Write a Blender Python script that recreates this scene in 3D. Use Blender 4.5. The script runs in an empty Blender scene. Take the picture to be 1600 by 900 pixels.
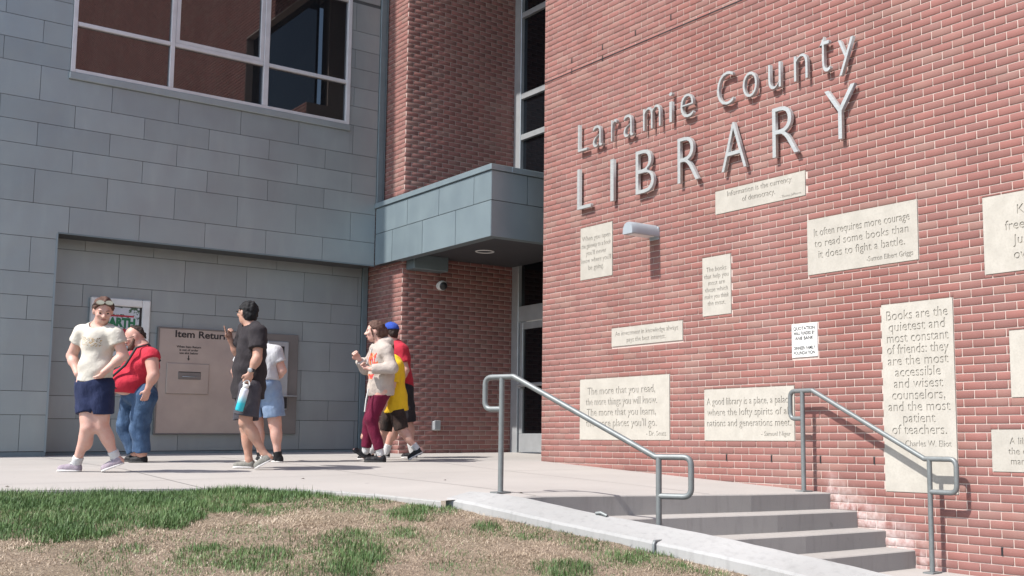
import bpy, math, random
import numpy as np
from mathutils import Vector, Matrix

# ---------------------------------------------------------------- scene, camera, light
scene = bpy.context.scene
COL = scene.collection
random.seed(7)
RNG = np.random.default_rng(11)

cam_data = bpy.data.cameras.new('camera')
cam = bpy.data.objects.new('camera', cam_data)
COL.objects.link(cam)
scene.camera = cam
RIGHT = Vector((0.76279503, -0.64663907, -0.00128588))
DOWN = Vector((0.06999684, 0.08454694, -0.99395787))
FWD = Vector((0.64284071, 0.75809612, 0.10975468))
m = Matrix.Identity(4)
for r in range(3):
    m[r][0], m[r][1], m[r][2] = RIGHT[r], -DOWN[r], -FWD[r]
cam.matrix_world = m
cam_data.sensor_width = 36.0
cam_data.lens = 1725.341 / 1600 * 36
cam_data.shift_x = -(1016.64 - 800) / 1600
cam_data.shift_y = (489.30 - 450) / 1600
cam_data.clip_start = 0.05
cam_data.clip_end = 3000

SUN_EL = math.radians(50)
SUN_FROM = Vector((-math.cos(SUN_EL) * 0.9992, math.cos(SUN_EL) * 0.04, math.sin(SUN_EL)))
world = bpy.data.worlds.new('World')
scene.world = world
world.use_nodes = True
wn = world.node_tree.nodes
sky = wn.new('ShaderNodeTexSky')
sky.sky_type = 'NISHITA'
sky.sun_disc = False
sky.sun_elevation = SUN_EL
sky.sun_rotation = math.radians(-87.7)
sky.air_density = 1.0
sky.dust_density = 1.2
wn['Background'].inputs['Strength'].default_value = 0.15
world.node_tree.links.new(sky.outputs[0], wn['Background'].inputs['Color'])

sun_data = bpy.data.lights.new('sun', 'SUN')
sun_data.energy = 4.2
sun_data.angle = math.radians(0.6)
sun_data.color = (1.0, 0.955, 0.90)
sun = bpy.data.objects.new('sun', sun_data)
COL.objects.link(sun)
sun.rotation_euler = SUN_FROM.to_track_quat('Z', 'Y').to_euler()
sun.location = SUN_FROM * 60

scene.view_settings.view_transform = 'Standard'
scene.view_settings.look = 'None'
scene.view_settings.exposure = 0.78
scene.view_settings.gamma = 1.0
scene.render.film_transparent = False

# ---------------------------------------------------------------- materials
MATS = {}


def new_mat(name):
    mt = bpy.data.materials.new(name)
    mt.use_nodes = True
    MATS[name] = mt
    return mt, mt.node_tree, mt.node_tree.nodes['Principled BSDF']


def nd(nt, kind, ins=None, **props):
    n = nt.nodes.new(kind)
    for k, v in props.items():
        setattr(n, k, v)
    for k, v in (ins or {}).items():
        if hasattr(v, 'is_output'):
            nt.links.new(v, n.inputs[k])
        else:
            n.inputs[k].default_value = v
    return n


def math_n(nt, op, a, b=None, c=None, clamp=False):
    n = nt.nodes.new('ShaderNodeMath')
    n.operation = op
    n.use_clamp = clamp
    for i, v in enumerate((a, b, c)):
        if v is None:
            continue
        if hasattr(v, 'is_output'):
            nt.links.new(v, n.inputs[i])
        else:
            n.inputs[i].default_value = v
    return n.outputs[0]


def mixc(nt, fac, a, b, blend='MIX'):
    n = nt.nodes.new('ShaderNodeMix')
    n.data_type = 'RGBA'
    n.blend_type = blend
    for i, v in ((0, fac), (6, a), (7, b)):
        if hasattr(v, 'is_output'):
            nt.links.new(v, n.inputs[i])
        else:
            n.inputs[i].default_value = v if i == 0 else (tuple(v) + (1,))[:4]
    return n.outputs[2]


def ramp(nt, fac, lo, hi):
    n = nt.nodes.new('ShaderNodeMapRange')
    n.clamp = True
    nt.links.new(fac, n.inputs[0])
    n.inputs[1].default_value = lo
    n.inputs[2].default_value = hi
    return n.outputs[0]


def pos(nt):
    return nt.nodes.new('ShaderNodeNewGeometry').outputs['Position']


def noise(nt, vec, scale, detail=4, rough=0.55, stretch=None):
    if stretch:
        mp = nt.nodes.new('ShaderNodeMapping')
        mp.inputs['Scale'].default_value = stretch
        nt.links.new(vec, mp.inputs['Vector'])
        vec = mp.outputs[0]
    n = nt.nodes.new('ShaderNodeTexNoise')
    n.inputs['Scale'].default_value = scale
    n.inputs['Detail'].default_value = detail
    n.inputs['Roughness'].default_value = rough
    nt.links.new(vec, n.inputs['Vector'])
    return n.outputs['Fac']


def bump(nt, bsdf, h, strength=0.3, dist=0.005):
    n = nt.nodes.new('ShaderNodeBump')
    n.inputs['Strength'].default_value = strength
    n.inputs['Distance'].default_value = dist
    nt.links.new(h, n.inputs['Height'])
    nt.links.new(n.outputs[0], bsdf.inputs['Normal'])


def simple(name, c1, c2=None, scale=6, rough=0.7, metal=0.0, bstr=0.0, bscale=60, bdist=0.004, stretch=None, spec=None):
    mt, nt, b = new_mat(name)
    p = pos(nt)
    if c2 is None:
        c2 = tuple(v * 0.85 for v in c1)
    f = ramp(nt, noise(nt, p, scale, stretch=stretch), 0.3, 0.7)
    nt.links.new(mixc(nt, f, c1, c2), b.inputs['Base Color'])
    b.inputs['Roughness'].default_value = rough
    b.inputs['Metallic'].default_value = metal
    if spec is not None:
        b.inputs['Specular IOR Level'].default_value = spec
    if bstr:
        bump(nt, b, noise(nt, p, bscale), bstr, bdist)
    return mt


def mat_brick():
    mt, nt, b = new_mat('red_brick')
    geo = nt.nodes.new('ShaderNodeNewGeometry')
    oi = nt.nodes.new('ShaderNodeObjectInfo')
    rnd = math_n(nt, 'FRACT', math_n(nt, 'ADD', geo.outputs['Random Per Island'], math_n(nt, 'MULTIPLY', oi.outputs['Random'], 7.31)))
    rnd2 = math_n(nt, 'FRACT', math_n(nt, 'MULTIPLY', rnd, 17.77))
    p = geo.outputs['Position']
    patch = noise(nt, p, 1.3, 3)
    col = mixc(nt, rnd, (0.240, 0.099, 0.083), (0.190, 0.086, 0.074))
    pale = math_n(nt, 'ADD', rnd2, math_n(nt, 'MULTIPLY', math_n(nt, 'SUBTRACT', patch, 0.5), 0.9))
    col = mixc(nt, math_n(nt, 'MULTIPLY', ramp(nt, pale, 0.68, 0.95), 0.5), col, (0.245, 0.152, 0.124))
    grain = noise(nt, p, 140, 4)
    col = mixc(nt, math_n(nt, 'MULTIPLY', ramp(nt, grain, 0.45, 0.75), 0.35), col, (0.25, 0.155, 0.145))
    wash = noise(nt, p, 0.9, 5, 0.6, stretch=(1, 1, 0.45))
    hs = nd(nt, 'ShaderNodeHueSaturation', {'Color': col, 'Value': math_n(nt, 'ADD', 0.80, math_n(nt, 'MULTIPLY', wash, 0.42)), 'Saturation': math_n(nt, 'ADD', 1.12, math_n(nt, 'MULTIPLY', wash, -0.25))})
    col = stain(nt, p, hs.outputs[0])
    nt.links.new(col, b.inputs['Base Color'])
    b.inputs['Roughness'].default_value = 0.9
    bump(nt, b, grain, 0.5, 0.003)
    return mt


def stain(nt, p, col):
    # pale lime bloom left on the wall just above the flight of steps
    sp = nt.nodes.new('ShaderNodeSeparateXYZ')
    nt.links.new(p, sp.inputs[0])
    line = math_n(nt, 'ADD', math_n(nt, 'MULTIPLY', math_n(nt, 'SUBTRACT', sp.outputs[1], 6.65), 0.5), -0.52)
    h = math_n(nt, 'SUBTRACT', sp.outputs[2], line)
    near = math_n(nt, 'SUBTRACT', 1.0, ramp(nt, h, -0.02, 0.24))
    yy = math_n(nt, 'MULTIPLY', ramp(nt, sp.outputs[1], 5.35, 5.75), math_n(nt, 'SUBTRACT', 1.0, ramp(nt, sp.outputs[1], 6.62, 6.72)))
    xx = math_n(nt, 'MULTIPLY', ramp(nt, sp.outputs[0], 7.5, 7.6), math_n(nt, 'SUBTRACT', 1.0, ramp(nt, sp.outputs[0], 7.8, 7.9)))
    n = ramp(nt, noise(nt, p, 14, 5), 0.35, 0.65)
    f = math_n(nt, 'MULTIPLY', math_n(nt, 'MULTIPLY', near, yy), math_n(nt, 'MULTIPLY', n, xx))
    return mixc(nt, math_n(nt, 'MULTIPLY', f, 0.75), col, (0.58, 0.50, 0.48))


def mat_mortar():
    mt, nt, b = new_mat('mortar')
    p = pos(nt)
    col = mixc(nt, noise(nt, p, 30), (0.54, 0.44, 0.395), (0.42, 0.345, 0.31))
    nt.links.new(stain(nt, p, col), b.inputs['Base Color'])
    b.inputs['Roughness'].default_value = 0.95
    bump(nt, b, noise(nt, p, 200), 0.4, 0.002)
    return mt


def mat_zinc(name, tone, rough=0.42):
    mt, nt, b = new_mat(name)
    geo = nt.nodes.new('ShaderNodeNewGeometry')
    oi = nt.nodes.new('ShaderNodeObjectInfo')
    p = geo.outputs['Position']
    n1 = noise(nt, p, 2.2, 4)
    n2 = noise(nt, p, 2.6, 5, stretch=(1.6, 1.6, 0.35))
    t = tuple
    base = mixc(nt, ramp(nt, n1, 0.3, 0.7), t(v * 0.95 for v in tone), (tone[0] * 1.05, tone[1] * 1.05, tone[2] * 1.03))
    base = mixc(nt, math_n(nt, 'MULTIPLY', ramp(nt, n2, 0.52, 0.72), 0.35), base, (tone[0] * 1.25, tone[1] * 1.24, tone[2] * 1.20))
    v = math_n(nt, 'ADD', 0.94, math_n(nt, 'MULTIPLY', oi.outputs['Random'], 0.12))
    hs = nd(nt, 'ShaderNodeHueSaturation', {'Color': base, 'Value': v})
    nt.links.new(hs.outputs[0], b.inputs['Base Color'])
    b.inputs['Metallic'].default_value = 0.5
    nt.links.new(math_n(nt, 'ADD', rough - 0.08, math_n(nt, 'MULTIPLY', n1, 0.2)), b.inputs['Roughness'])
    bump(nt, b, noise(nt, p, 1.9, 2), 0.30, 0.035)
    return mt


def mat_glass(name, tint, ior):
    mt, nt, b = new_mat(name)
    p = pos(nt)
    col = mixc(nt, noise(nt, p, 1.1, 2), tint, tuple(v * 0.7 for v in tint))
    nt.links.new(col, b.inputs['Base Color'])
    b.inputs['Roughness'].default_value = 0.015
    b.inputs['IOR'].default_value = ior
    bump(nt, b, noise(nt, p, 0.9, 1), 0.02, 0.02)
    return mt


def mat_concrete(name, c1, c2, streak=False):
    mt, nt, b = new_mat(name)
    p = pos(nt)
    big = noise(nt, p, 0.8, 5)
    fine = noise(nt, p, 90, 4, 0.7)
    col = mixc(nt, ramp(nt, big, 0.3, 0.7), c1, c2)
    col = mixc(nt, math_n(nt, 'MULTIPLY', ramp(nt, fine, 0.5, 0.8), 0.25), col, tuple(v * 0.72 for v in c2))
    if streak:
        st = noise(nt, p, 9, 5, stretch=(2.2, 2.2, 0.35))
        col = mixc(nt, math_n(nt, 'MULTIPLY', ramp(nt, st, 0.50, 0.75), 0.28), col, tuple(v * 0.5 for v in c2))
    spots = noise(nt, p, 11, 2)
    col = mixc(nt, math_n(nt, 'MULTIPLY', ramp(nt, spots, 0.70, 0.78), 0.35), col, tuple(v * 0.55 for v in c2))
    nt.links.new(col, b.inputs['Base Color'])
    b.inputs['Roughness'].default_value = 0.9
    bump(nt, b, fine, 0.25, 0.003)
    return mt


def mat_stone():
    mt, nt, b = new_mat('limestone')
    p = pos(nt)
    oi = nt.nodes.new('ShaderNodeObjectInfo')
    a = noise(nt, p, 7, 6)
    c = noise(nt, p, 60, 4)
    st = noise(nt, p, 6, 4, stretch=(1, 2.5, 0.5))
    col = mixc(nt, ramp(nt, a, 0.35, 0.65), (0.405, 0.383, 0.338), (0.355, 0.335, 0.294))
    col = mixc(nt, math_n(nt, 'MULTIPLY', ramp(nt, c, 0.45, 0.7), 0.4), col, (0.30, 0.28, 0.245))
    col = mixc(nt, math_n(nt, 'MULTIPLY', ramp(nt, st, 0.55, 0.75), 0.35), col, (0.43, 0.405, 0.365))
    hs = nd(nt, 'ShaderNodeHueSaturation', {'Color': col, 'Value': math_n(nt, 'ADD', 0.95, math_n(nt, 'MULTIPLY', oi.outputs['Random'], 0.1))})
    nt.links.new(hs.outputs[0], b.inputs['Base Color'])
    b.inputs['Roughness'].default_value = 0.9
    bump(nt, b, c, 0.3, 0.003)
    return mt


def mat_blades(name, cols, rough=0.6):
    mt, nt, b = new_mat(name)
    geo = nt.nodes.new('ShaderNodeNewGeometry')
    rnd = geo.outputs['Random Per Island']
    pn = noise(nt, geo.outputs['Position'], 2.0, 3)
    f = math_n(nt, 'ADD', math_n(nt, 'MULTIPLY', rnd, 0.62), math_n(nt, 'MULTIPLY', math_n(nt, 'SUBTRACT', pn, 0.33), 1.1), clamp=True)
    cr = nt.nodes.new('ShaderNodeValToRGB')
    while len(cr.color_ramp.elements) < len(cols):
        cr.color_ramp.elements.new(0.5)
    for i, c in enumerate(cols):
        cr.color_ramp.elements[i].position = i / (len(cols) - 1)
        cr.color_ramp.elements[i].color = tuple(c) + (1,)
    nt.links.new(f, cr.inputs[0])
    nt.links.new(cr.outputs[0], b.inputs['Base Color'])
    b.inputs['Roughness'].default_value = rough
    b.inputs['Subsurface Weight'].default_value = 0.0
    return mt


def mat_soil():
    mt, nt, b = new_mat('dry_turf')
    p = pos(nt)
    a = noise(nt, p, 1.7, 5)
    f = noise(nt, p, 130, 5, 0.75)
    st = noise(nt, p, 45, 4)
    col = mixc(nt, ramp(nt, a, 0.35, 0.65), (0.46, 0.35, 0.25), (0.37, 0.295, 0.19))
    col = mixc(nt, ramp(nt, f, 0.40, 0.62), (0.10, 0.075, 0.055), col)
    col = mixc(nt, math_n(nt, 'MULTIPLY', ramp(nt, st, 0.55, 0.7), 0.6), col, (0.50, 0.42, 0.32))
    nt.links.new(col, b.inputs['Base Color'])
    b.inputs['Roughness'].default_value = 0.95
    bump(nt, b, f, 0.8, 0.02)
    return mt


def mat_fabric(name, c1, c2=None, weave=700, wr=0.75, rough=0.9):
    mt, nt, b = new_mat(name)
    tc = nt.nodes.new('ShaderNodeTexCoord').outputs['Object']
    if c2 is None:
        c2 = tuple(v * 0.82 for v in c1)
    f = noise(nt, tc, 12, 4)
    nt.links.new(mixc(nt, ramp(nt, f, 0.3, 0.7), c1, c2), b.inputs['Base Color'])
    b.inputs['Roughness'].default_value = rough
    b.inputs['Sheen Weight'].default_value = 0.03
    b.inputs['Specular IOR Level'].default_value = 0.2
    w = noise(nt, tc, 13, 4, stretch=(1.0, 1.0, 0.5))
    fine = noise(nt, tc, weave, 2)
    h = math_n(nt, 'ADD', w, math_n(nt, 'MULTIPLY', fine, 0.05))
    bump(nt, b, h, wr, 0.03)
    return mt


def mat_skin(name, c):
    mt, nt, b = new_mat(name)
    tc = nt.nodes.new('ShaderNodeTexCoord').outputs['Object']
    f = noise(nt, tc, 14, 4)
    col = mixc(nt, ramp(nt, f, 0.35, 0.7), c, (c[0] * 0.95, c[1] * 0.80, c[2] * 0.76))
    nt.links.new(col, b.inputs['Base Color'])
    b.inputs['Roughness'].default_value = 0.55
    b.inputs['Subsurface Weight'].default_value = 0.08
    b.inputs['Subsurface Radius'].default_value = (0.02, 0.008, 0.004)
    bump(nt, b, noise(nt, tc, 180), 0.08, 0.002)
    return mt


M_BRICK = mat_brick()
M_MORTAR = mat_mortar()
M_ZINC = mat_zinc('grey_zinc', (0.282, 0.320, 0.328))
M_ZINC2 = mat_zinc('canopy_zinc', (0.245, 0.305, 0.335), 0.38)
M_SEAM = simple('seam_shadow_gap', (0.075, 0.082, 0.085), rough=0.8)
M_TRIM = simple('zinc_trim', (0.17, 0.215, 0.23), rough=0.5, metal=0.3)
M_FRAME = simple('window_frame_paint', (0.60, 0.60, 0.61), rough=0.35, metal=0.2)
M_ALU = simple('storefront_aluminium', (0.42, 0.44, 0.45), rough=0.35, metal=0.4)
M_GLASS = mat_glass('window_glass', (0.010, 0.011, 0.013), 2.05)
M_GLASSD = mat_glass('dark_glass', (0.006, 0.007, 0.009), 1.36)
M_PLAZA = mat_concrete('plaza_concrete', (0.362, 0.340, 0.318), (0.312, 0.293, 0.274))
M_STEP = mat_concrete('step_concrete', (0.345, 0.328, 0.308), (0.285, 0.27, 0.254), True)
M_KERB = mat_concrete('kerb_concrete', (0.34, 0.335, 0.32), (0.28, 0.275, 0.265), True)
M_PALE = mat_concrete('pale_concrete', (0.365, 0.365, 0.358), (0.27, 0.27, 0.262), True)
M_STONE = mat_stone()
M_ENGR = simple('weathered_engraving', (0.195, 0.182, 0.158), (0.25, 0.233, 0.205), scale=40, rough=0.95)
M_STEEL = simple('brushed_steel', (0.49, 0.505, 0.495), (0.40, 0.415, 0.412), scale=9, rough=0.34, metal=0.35, bstr=0.05, bscale=220, stretch=(1, 1, 6))
M_GALV = simple('galvanised_pipe', (0.19, 0.205, 0.205), (0.155, 0.168, 0.168), scale=18, rough=0.5, metal=0.35, bstr=0.05)
M_SOIL = mat_soil()
M_GREEN = mat_blades('green_blades', [(0.024, 0.052, 0.012), (0.045, 0.098, 0.023), (0.072, 0.145, 0.036), (0.115, 0.190, 0.060), (0.25, 0.28, 0.14)])
M_STRAW = mat_blades('straw_blades', [(0.12, 0.09, 0.06), (0.36, 0.28, 0.20), (0.52, 0.42, 0.31), (0.70, 0.62, 0.50)], 0.8)
M_BLACK = simple('black_paint', (0.015, 0.015, 0.017), rough=0.4)
M_WHITE = simple('white_paint', (0.72, 0.72, 0.70), rough=0.45)
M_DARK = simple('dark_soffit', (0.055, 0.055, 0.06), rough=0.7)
M_FIXTURE = simple('fixture_paint', (0.36, 0.40, 0.43), (0.32, 0.36, 0.39), rough=0.4, metal=0.2)
M_TAUPE = simple('taupe_steel', (0.43, 0.375, 0.335), (0.36, 0.315, 0.285), scale=3, rough=0.36, metal=0.4)
M_TAUPE2 = simple('grey_taupe_steel', (0.20, 0.185, 0.175), (0.165, 0.155, 0.145), scale=3, rough=0.42, metal=0.4)

# ---------------------------------------------------------------- object helpers


def obj(name, me, mt, parent=None, loc=None):
    o = bpy.data.objects.new(name, me)
    COL.objects.link(o)
    if mt is not None and not me.materials:
        me.materials.append(mt)
    if parent is not None:
        o.parent = parent
    if loc is not None:
        o.location = loc
    return o


def tag(o, label=None, cat=None, group=None, kind=None):
    if label:
        o['label'] = label
    if cat:
        o['category'] = cat
    if group:
        o['group'] = group
    if kind:
        o['kind'] = kind
    return o


def empty(name, loc, label, cat, group=None):
    o = bpy.data.objects.new(name, None)
    COL.objects.link(o)
    o.location = loc
    o.empty_display_size = 0.1
    return tag(o, label, cat, group)


class MB:
    """collects faces of one mesh"""

    def __init__(self):
        self.v, self.f, self.s = [], [], []

    def add(self, verts, faces, smooth=False):
        n = len(self.v)
        self.v += [tuple(map(float, p)) for p in verts]
        self.f += [tuple(i + n for i in q) for q in faces]
        self.s += [smooth] * len(faces)
        return self

    def box(self, x0, x1, y0, y1, z0, z1):
        v = [(x, y, z) for x in (x0, x1) for y in (y0, y1) for z in (z0, z1)]
        return self.add(v, [(0, 1, 3, 2), (4, 6, 7, 5), (0, 4, 5, 1), (2, 3, 7, 6), (0, 2, 6, 4), (1, 5, 7, 3)])

    def cbox(self, x0, x1, y0, y1, z0, z1, c=0.004):
        """box with chamfered edges"""
        pts, faces = [], []
        X, Y, Z = (x0, x1), (y0, y1), (z0, z1)
        idx = {}
        for i in (0, 1):
            for j in (0, 1):
                for k in (0, 1):
                    sx, sy, sz = (c, -c)[i], (c, -c)[j], (c, -c)[k]
                    for a, p in enumerate(((X[i], Y[j] + sy, Z[k] + sz), (X[i] + sx, Y[j], Z[k] + sz), (X[i] + sx, Y[j] + sy, Z[k]))):
                        idx[(i, j, k, a)] = len(pts)
                        pts.append(p)
        for i in (0, 1):
            q = [idx[(i, 0, 0, 0)], idx[(i, 1, 0, 0)], idx[(i, 1, 1, 0)], idx[(i, 0, 1, 0)]]
            faces.append(q if i else q[::-1])
            q = [idx[(0, i, 0, 1)], idx[(1, i, 0, 1)], idx[(1, i, 1, 1)], idx[(0, i, 1, 1)]]
            faces.append(q[::-1] if i else q)
            q = [idx[(0, 0, i, 2)], idx[(1, 0, i, 2)], idx[(1, 1, i, 2)], idx[(0, 1, i, 2)]]
            faces.append(q if i else q[::-1])
        for i in (0, 1):
            for j in (0, 1):
                faces.append([idx[(0, i, j, 1)], idx[(1, i, j, 1)], idx[(1, i, j, 2)], idx[(0, i, j, 2)]])
                faces.append([idx[(i, 0, j, 0)], idx[(i, 1, j, 0)], idx[(i, 1, j, 2)], idx[(i, 0, j, 2)]])
                faces.append([idx[(i, j, 0, 0)], idx[(i, j, 1, 0)], idx[(i, j, 1, 1)], idx[(i, j, 0, 1)]])
                for k in (0, 1):
                    faces.append([idx[(i, j, k, 0)], idx[(i, j, k, 1)], idx[(i, j, k, 2)]])
        return self.add(pts, faces)

    def tube(self, path, r, n=14, caps=True):
        path = [Vector(p) for p in path]
        rr = r if isinstance(r, (list, tuple)) else [r] * len(path)
        ring, prev = [], None
        for i, p in enumerate(path):
            a = path[max(i - 1, 0)]
            b = path[min(i + 1, len(path) - 1)]
            t = (b - a).normalized()
            if prev is None:
                ref = Vector((0, 0, 1)) if abs(t.z) < 0.9 else Vector((1, 0, 0))
                u = t.cross(ref).normalized()
            else:
                u = (prev - t * prev.dot(t)).normalized()
            prev = u
            w = t.cross(u)
            ring.append([p + (u * math.cos(2 * math.pi * k / n) + w * math.sin(2 * math.pi * k / n)) * rr[i] for k in range(n)])
        v = [q for rg in ring for q in rg]
        f = []
        for i in range(len(path) - 1):
            for k in range(n):
                f.append((i * n + k, i * n + (k + 1) % n, (i + 1) * n + (k + 1) % n, (i + 1) * n + k))
        self.add(v, f, True)
        if caps:
            self.add(ring[0], [tuple(range(n))[::-1]])
            self.add(ring[-1], [tuple(range(n))])
        return self

    def lathe(self, c, axis, prof, n=20):
        """prof: (distance along axis, radius)"""
        axis = Vector(axis).normalized()
        ref = Vector((0, 0, 1)) if abs(axis.z) < 0.9 else Vector((1, 0, 0))
        u = axis.cross(ref).normalized()
        w = axis.cross(u)
        c = Vector(c)
        v = [c + axis * h + (u * math.cos(2 * math.pi * k / n) + w * math.sin(2 * math.pi * k / n)) * r for h, r in prof for k in range(n)]
        f = [(i * n + k, i * n + (k + 1) % n, (i + 1) * n + (k + 1) % n, (i + 1) * n + k) for i in range(len(prof) - 1) for k in range(n)]
        return self.add(v, f, True)

    def ball(self, c, r, n=12):
        c = Vector(c)
        r = (r, r, r) if isinstance(r, (int, float)) else r
        v, f = [], []
        for i in range(n + 1):
            a = math.pi * i / n
            for k in range(2 * n):
                b = math.pi * k / n
                v.append((c.x + r[0] * math.sin(a) * math.cos(b), c.y + r[1] * math.sin(a) * math.sin(b), c.z + r[2] * math.cos(a)))
        for i in range(n):
            for k in range(2 * n):
                f.append((i * 2 * n + k, i * 2 * n + (k + 1) % (2 * n), (i + 1) * 2 * n + (k + 1) % (2 * n), (i + 1) * 2 * n + k))
        return self.add(v, f, True)

    def mesh(self, name):
        me = bpy.data.meshes.new(name)
        me.from_pydata(self.v, [], self.f)
        me.polygons.foreach_set('use_smooth', self.s)
        me.update()
        return me

    def build(self, name, mt, parent=None, loc=None):
        return obj(name, self.mesh(name), mt, parent, loc)


def part_box(name, mt, parent, x0, x1, y0, y1, z0, z1, c=0.0):
    b = MB()
    (b.cbox(x0, x1, y0, y1, z0, z1, c) if c else b.box(x0, x1, y0, y1, z0, z1))
    return b.build(name, mt, parent)


def fast_mesh(name, verts, faces, smooth=False):
    """verts (n,3) array, faces (m,k) array"""
    me = bpy.data.meshes.new(name)
    verts = np.asarray(verts, np.float32)
    faces = np.asarray(faces, np.int32)
    me.vertices.add(len(verts))
    me.vertices.foreach_set('co', verts.ravel())
    k = faces.shape[1]
    me.loops.add(faces.size)
    me.loops.foreach_set('vertex_index', faces.ravel())
    me.polygons.add(len(faces))
    me.polygons.foreach_set('loop_start', np.arange(0, faces.size, k, dtype=np.int32))
    if smooth:
        me.polygons.foreach_set('use_smooth', np.ones(len(faces), bool))
    me.update(calc_edges=True)
    return me


def text_mesh(s, size=1.0, extrude=0.0, align='CENTER', offset=0.0, space=1.0):
    """lettering in the x/y plane as mesh data"""
    cu = bpy.data.curves.new('lettering', 'FONT')
    cu.body = s
    cu.size = size
    cu.extrude = extrude
    cu.align_x = align
    cu.offset = offset
    cu.space_character = space
    cu.resolution_u = 4
    t = bpy.data.objects.new('lettering', cu)
    COL.objects.link(t)
    dg = bpy.context.evaluated_depsgraph_get()
    me = bpy.data.meshes.new_from_object(t.evaluated_get(dg))
    bpy.data.objects.remove(t)
    bpy.data.curves.remove(cu)
    n = len(me.vertices)
    co = np.empty(n * 3, np.float32)
    me.vertices.foreach_get('co', co)
    return me, co.reshape(-1, 3)


def set_co(me, co):
    me.vertices.foreach_set('co', np.ascontiguousarray(co, np.float32).ravel())
    me.update()

# ---------------------------------------------------------------- levels of the ground


def smooth01(t):
    t = np.clip(t, 0, 1)
    return t * t * (3 - 2 * t)


def z_plaza(x, y):
    x = np.asarray(x, float)
    y = np.asarray(y, float)
    b = np.where(y < 11.21, -0.312 + 0.0456 * (y - 11.21), -0.312 + 0.018 * (y - 11.21))
    o = np.interp(x, [2.8, 4.1, 4.75, 7.75], [0, 0.016, 0.05, 0])
    return b + o * smooth01((10.5 - y) / 3.3)


LY = np.array([-9, 0, 3, 5.07, 5.95, 6.7, 7.2, 7.9, 8.77, 9.3, 10.5])
LZ = np.array([-1.95, -1.72, -1.24, -0.875, -0.725, -0.605, -0.54, -0.485, -0.455, -0.44, -0.44])


def z_lawn(x, y):
    return np.interp(y, LY, LZ) + 0.012 * np.sin(np.asarray(x) * 3.1 + 1.0) * np.sin(np.asarray(y) * 2.7)


# low wall: line along its inner edge, heights of both top edges
WA, WU, WN = np.array([4.624, 7.222]), np.array([0.3726, -0.9280]), np.array([-0.9280, -0.3726])
WS_I = [-.22, -.02, .09, .26, .49, .81, .93, 1.42, 1.72, 2.08, 2.3, 2.54, 2.89, 3.03, 3.8]
WZ_I = [-.425, -.428, -.434, -.457, -.491, -.547, -.564, -.622, -.66, -.713, -.755, -.785, -.843, -.87, -1.01]
WS_O = [-.22, -.08, .1, .4, .69, .92, 1.21, 1.45, 1.64, 1.88, 2.16, 2.41, 3.0, 3.8]
WZ_O = [-.452, -.478, -.502, -.549, -.592, -.63, -.662, -.70, -.722, -.758, -.798, -.841, -.945, -1.09]

# ground sheet
bpy_ground = MB()
bpy_ground.add([(-900, -900, -2.05), (900, -900, -2.05), (900, 900, -2.05), (-900, 900, -2.05)], [(0, 1, 2, 3)])
tag(bpy_ground.build('ground', M_SOIL), kind='structure')

# lawn sheet (stops inside the low wall)
ys = np.concatenate([np.linspace(-6, 4.5, 20), np.linspace(4.6, 9.9, 70)])
nx = 70
lv, lf = [], []
for yv in ys:
    if yv < 7.2:
        s = (7.2 - yv) / 0.928
        xe = 4.50 + 0.3726 * s - 0.20
    else:
        xe = 4.15
    xs = np.linspace(-9, xe, nx)
    zz = z_lawn(xs, np.full(nx, yv)) + RNG.normal(0, 0.004, nx)
    lv.append(np.stack([xs, np.full(nx, yv), zz], 1))
lv = np.concatenate(lv)
for i in range(len(ys) - 1):
    for k in range(nx - 1):
        lf.append((i * nx + k, i * nx + k + 1, (i + 1) * nx + k + 1, (i + 1) * nx + k))
tag(obj('lawn', fast_mesh('lawn', lv, lf, True), M_SOIL), kind='structure')

# plaza
EDGE = np.array([(-9, 9.75), (0, 9.50), (1.0, 9.42), (1.64, 9.30), (2.46, 9.10), (2.89, 9.0), (3.31, 8.88), (3.66, 8.52), (3.82, 8.23),
                 (3.95, 7.89), (4.04, 7.52), (4.12, 7.23), (4.2, 7.22), (4.53, 7.14), (4.57, 7.01), (5.35, 6.925), (6.13, 6.805), (6.8, 6.71), (7.755, 6.665)])


def nosing(x, k):
    return np.interp(x, [4.57, 5.35, 6.13, 6.8, 7.755], [6.985, 6.90, 6.78, 6.685, 6.64]) - 0.304 * k


px_ = np.unique(np.concatenate([np.linspace(-9, 3, 30), np.linspace(3, 7.755, 60), EDGE[:, 0]]))
ny = 60
pv, pf = [], []
for xv in px_:
    y0 = np.interp(xv, EDGE[:, 0], EDGE[:, 1])
    yy = y0 + (15.7 - y0) * np.linspace(0, 1, ny) ** 1.3
    pv.append(np.stack([np.full(ny, xv), yy, z_plaza(np.full(ny, xv), yy)], 1))
pv = np.concatenate(pv)
for i in range(len(px_) - 1):
    for k in range(ny - 1):
        pf.append((i * ny + k, (i + 1) * ny + k, (i + 1) * ny + k + 1, i * ny + k + 1))
plaza = tag(obj('plaza_pavement', fast_mesh('plaza_pavement', pv, pf, True), M_PLAZA), kind='structure')
b = MB()
yy = np.linspace(11.0, 15.7, 12)
v = []
for xv in (7.7551, 9.6):
    v += [(xv, y, float(z_plaza(7.75, y))) for y in yy]
b.add(v, [(k, 12 + k, 13 + k, k + 1) for k in range(11)])
b.build('porch_floor', M_PLAZA, plaza)
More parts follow.
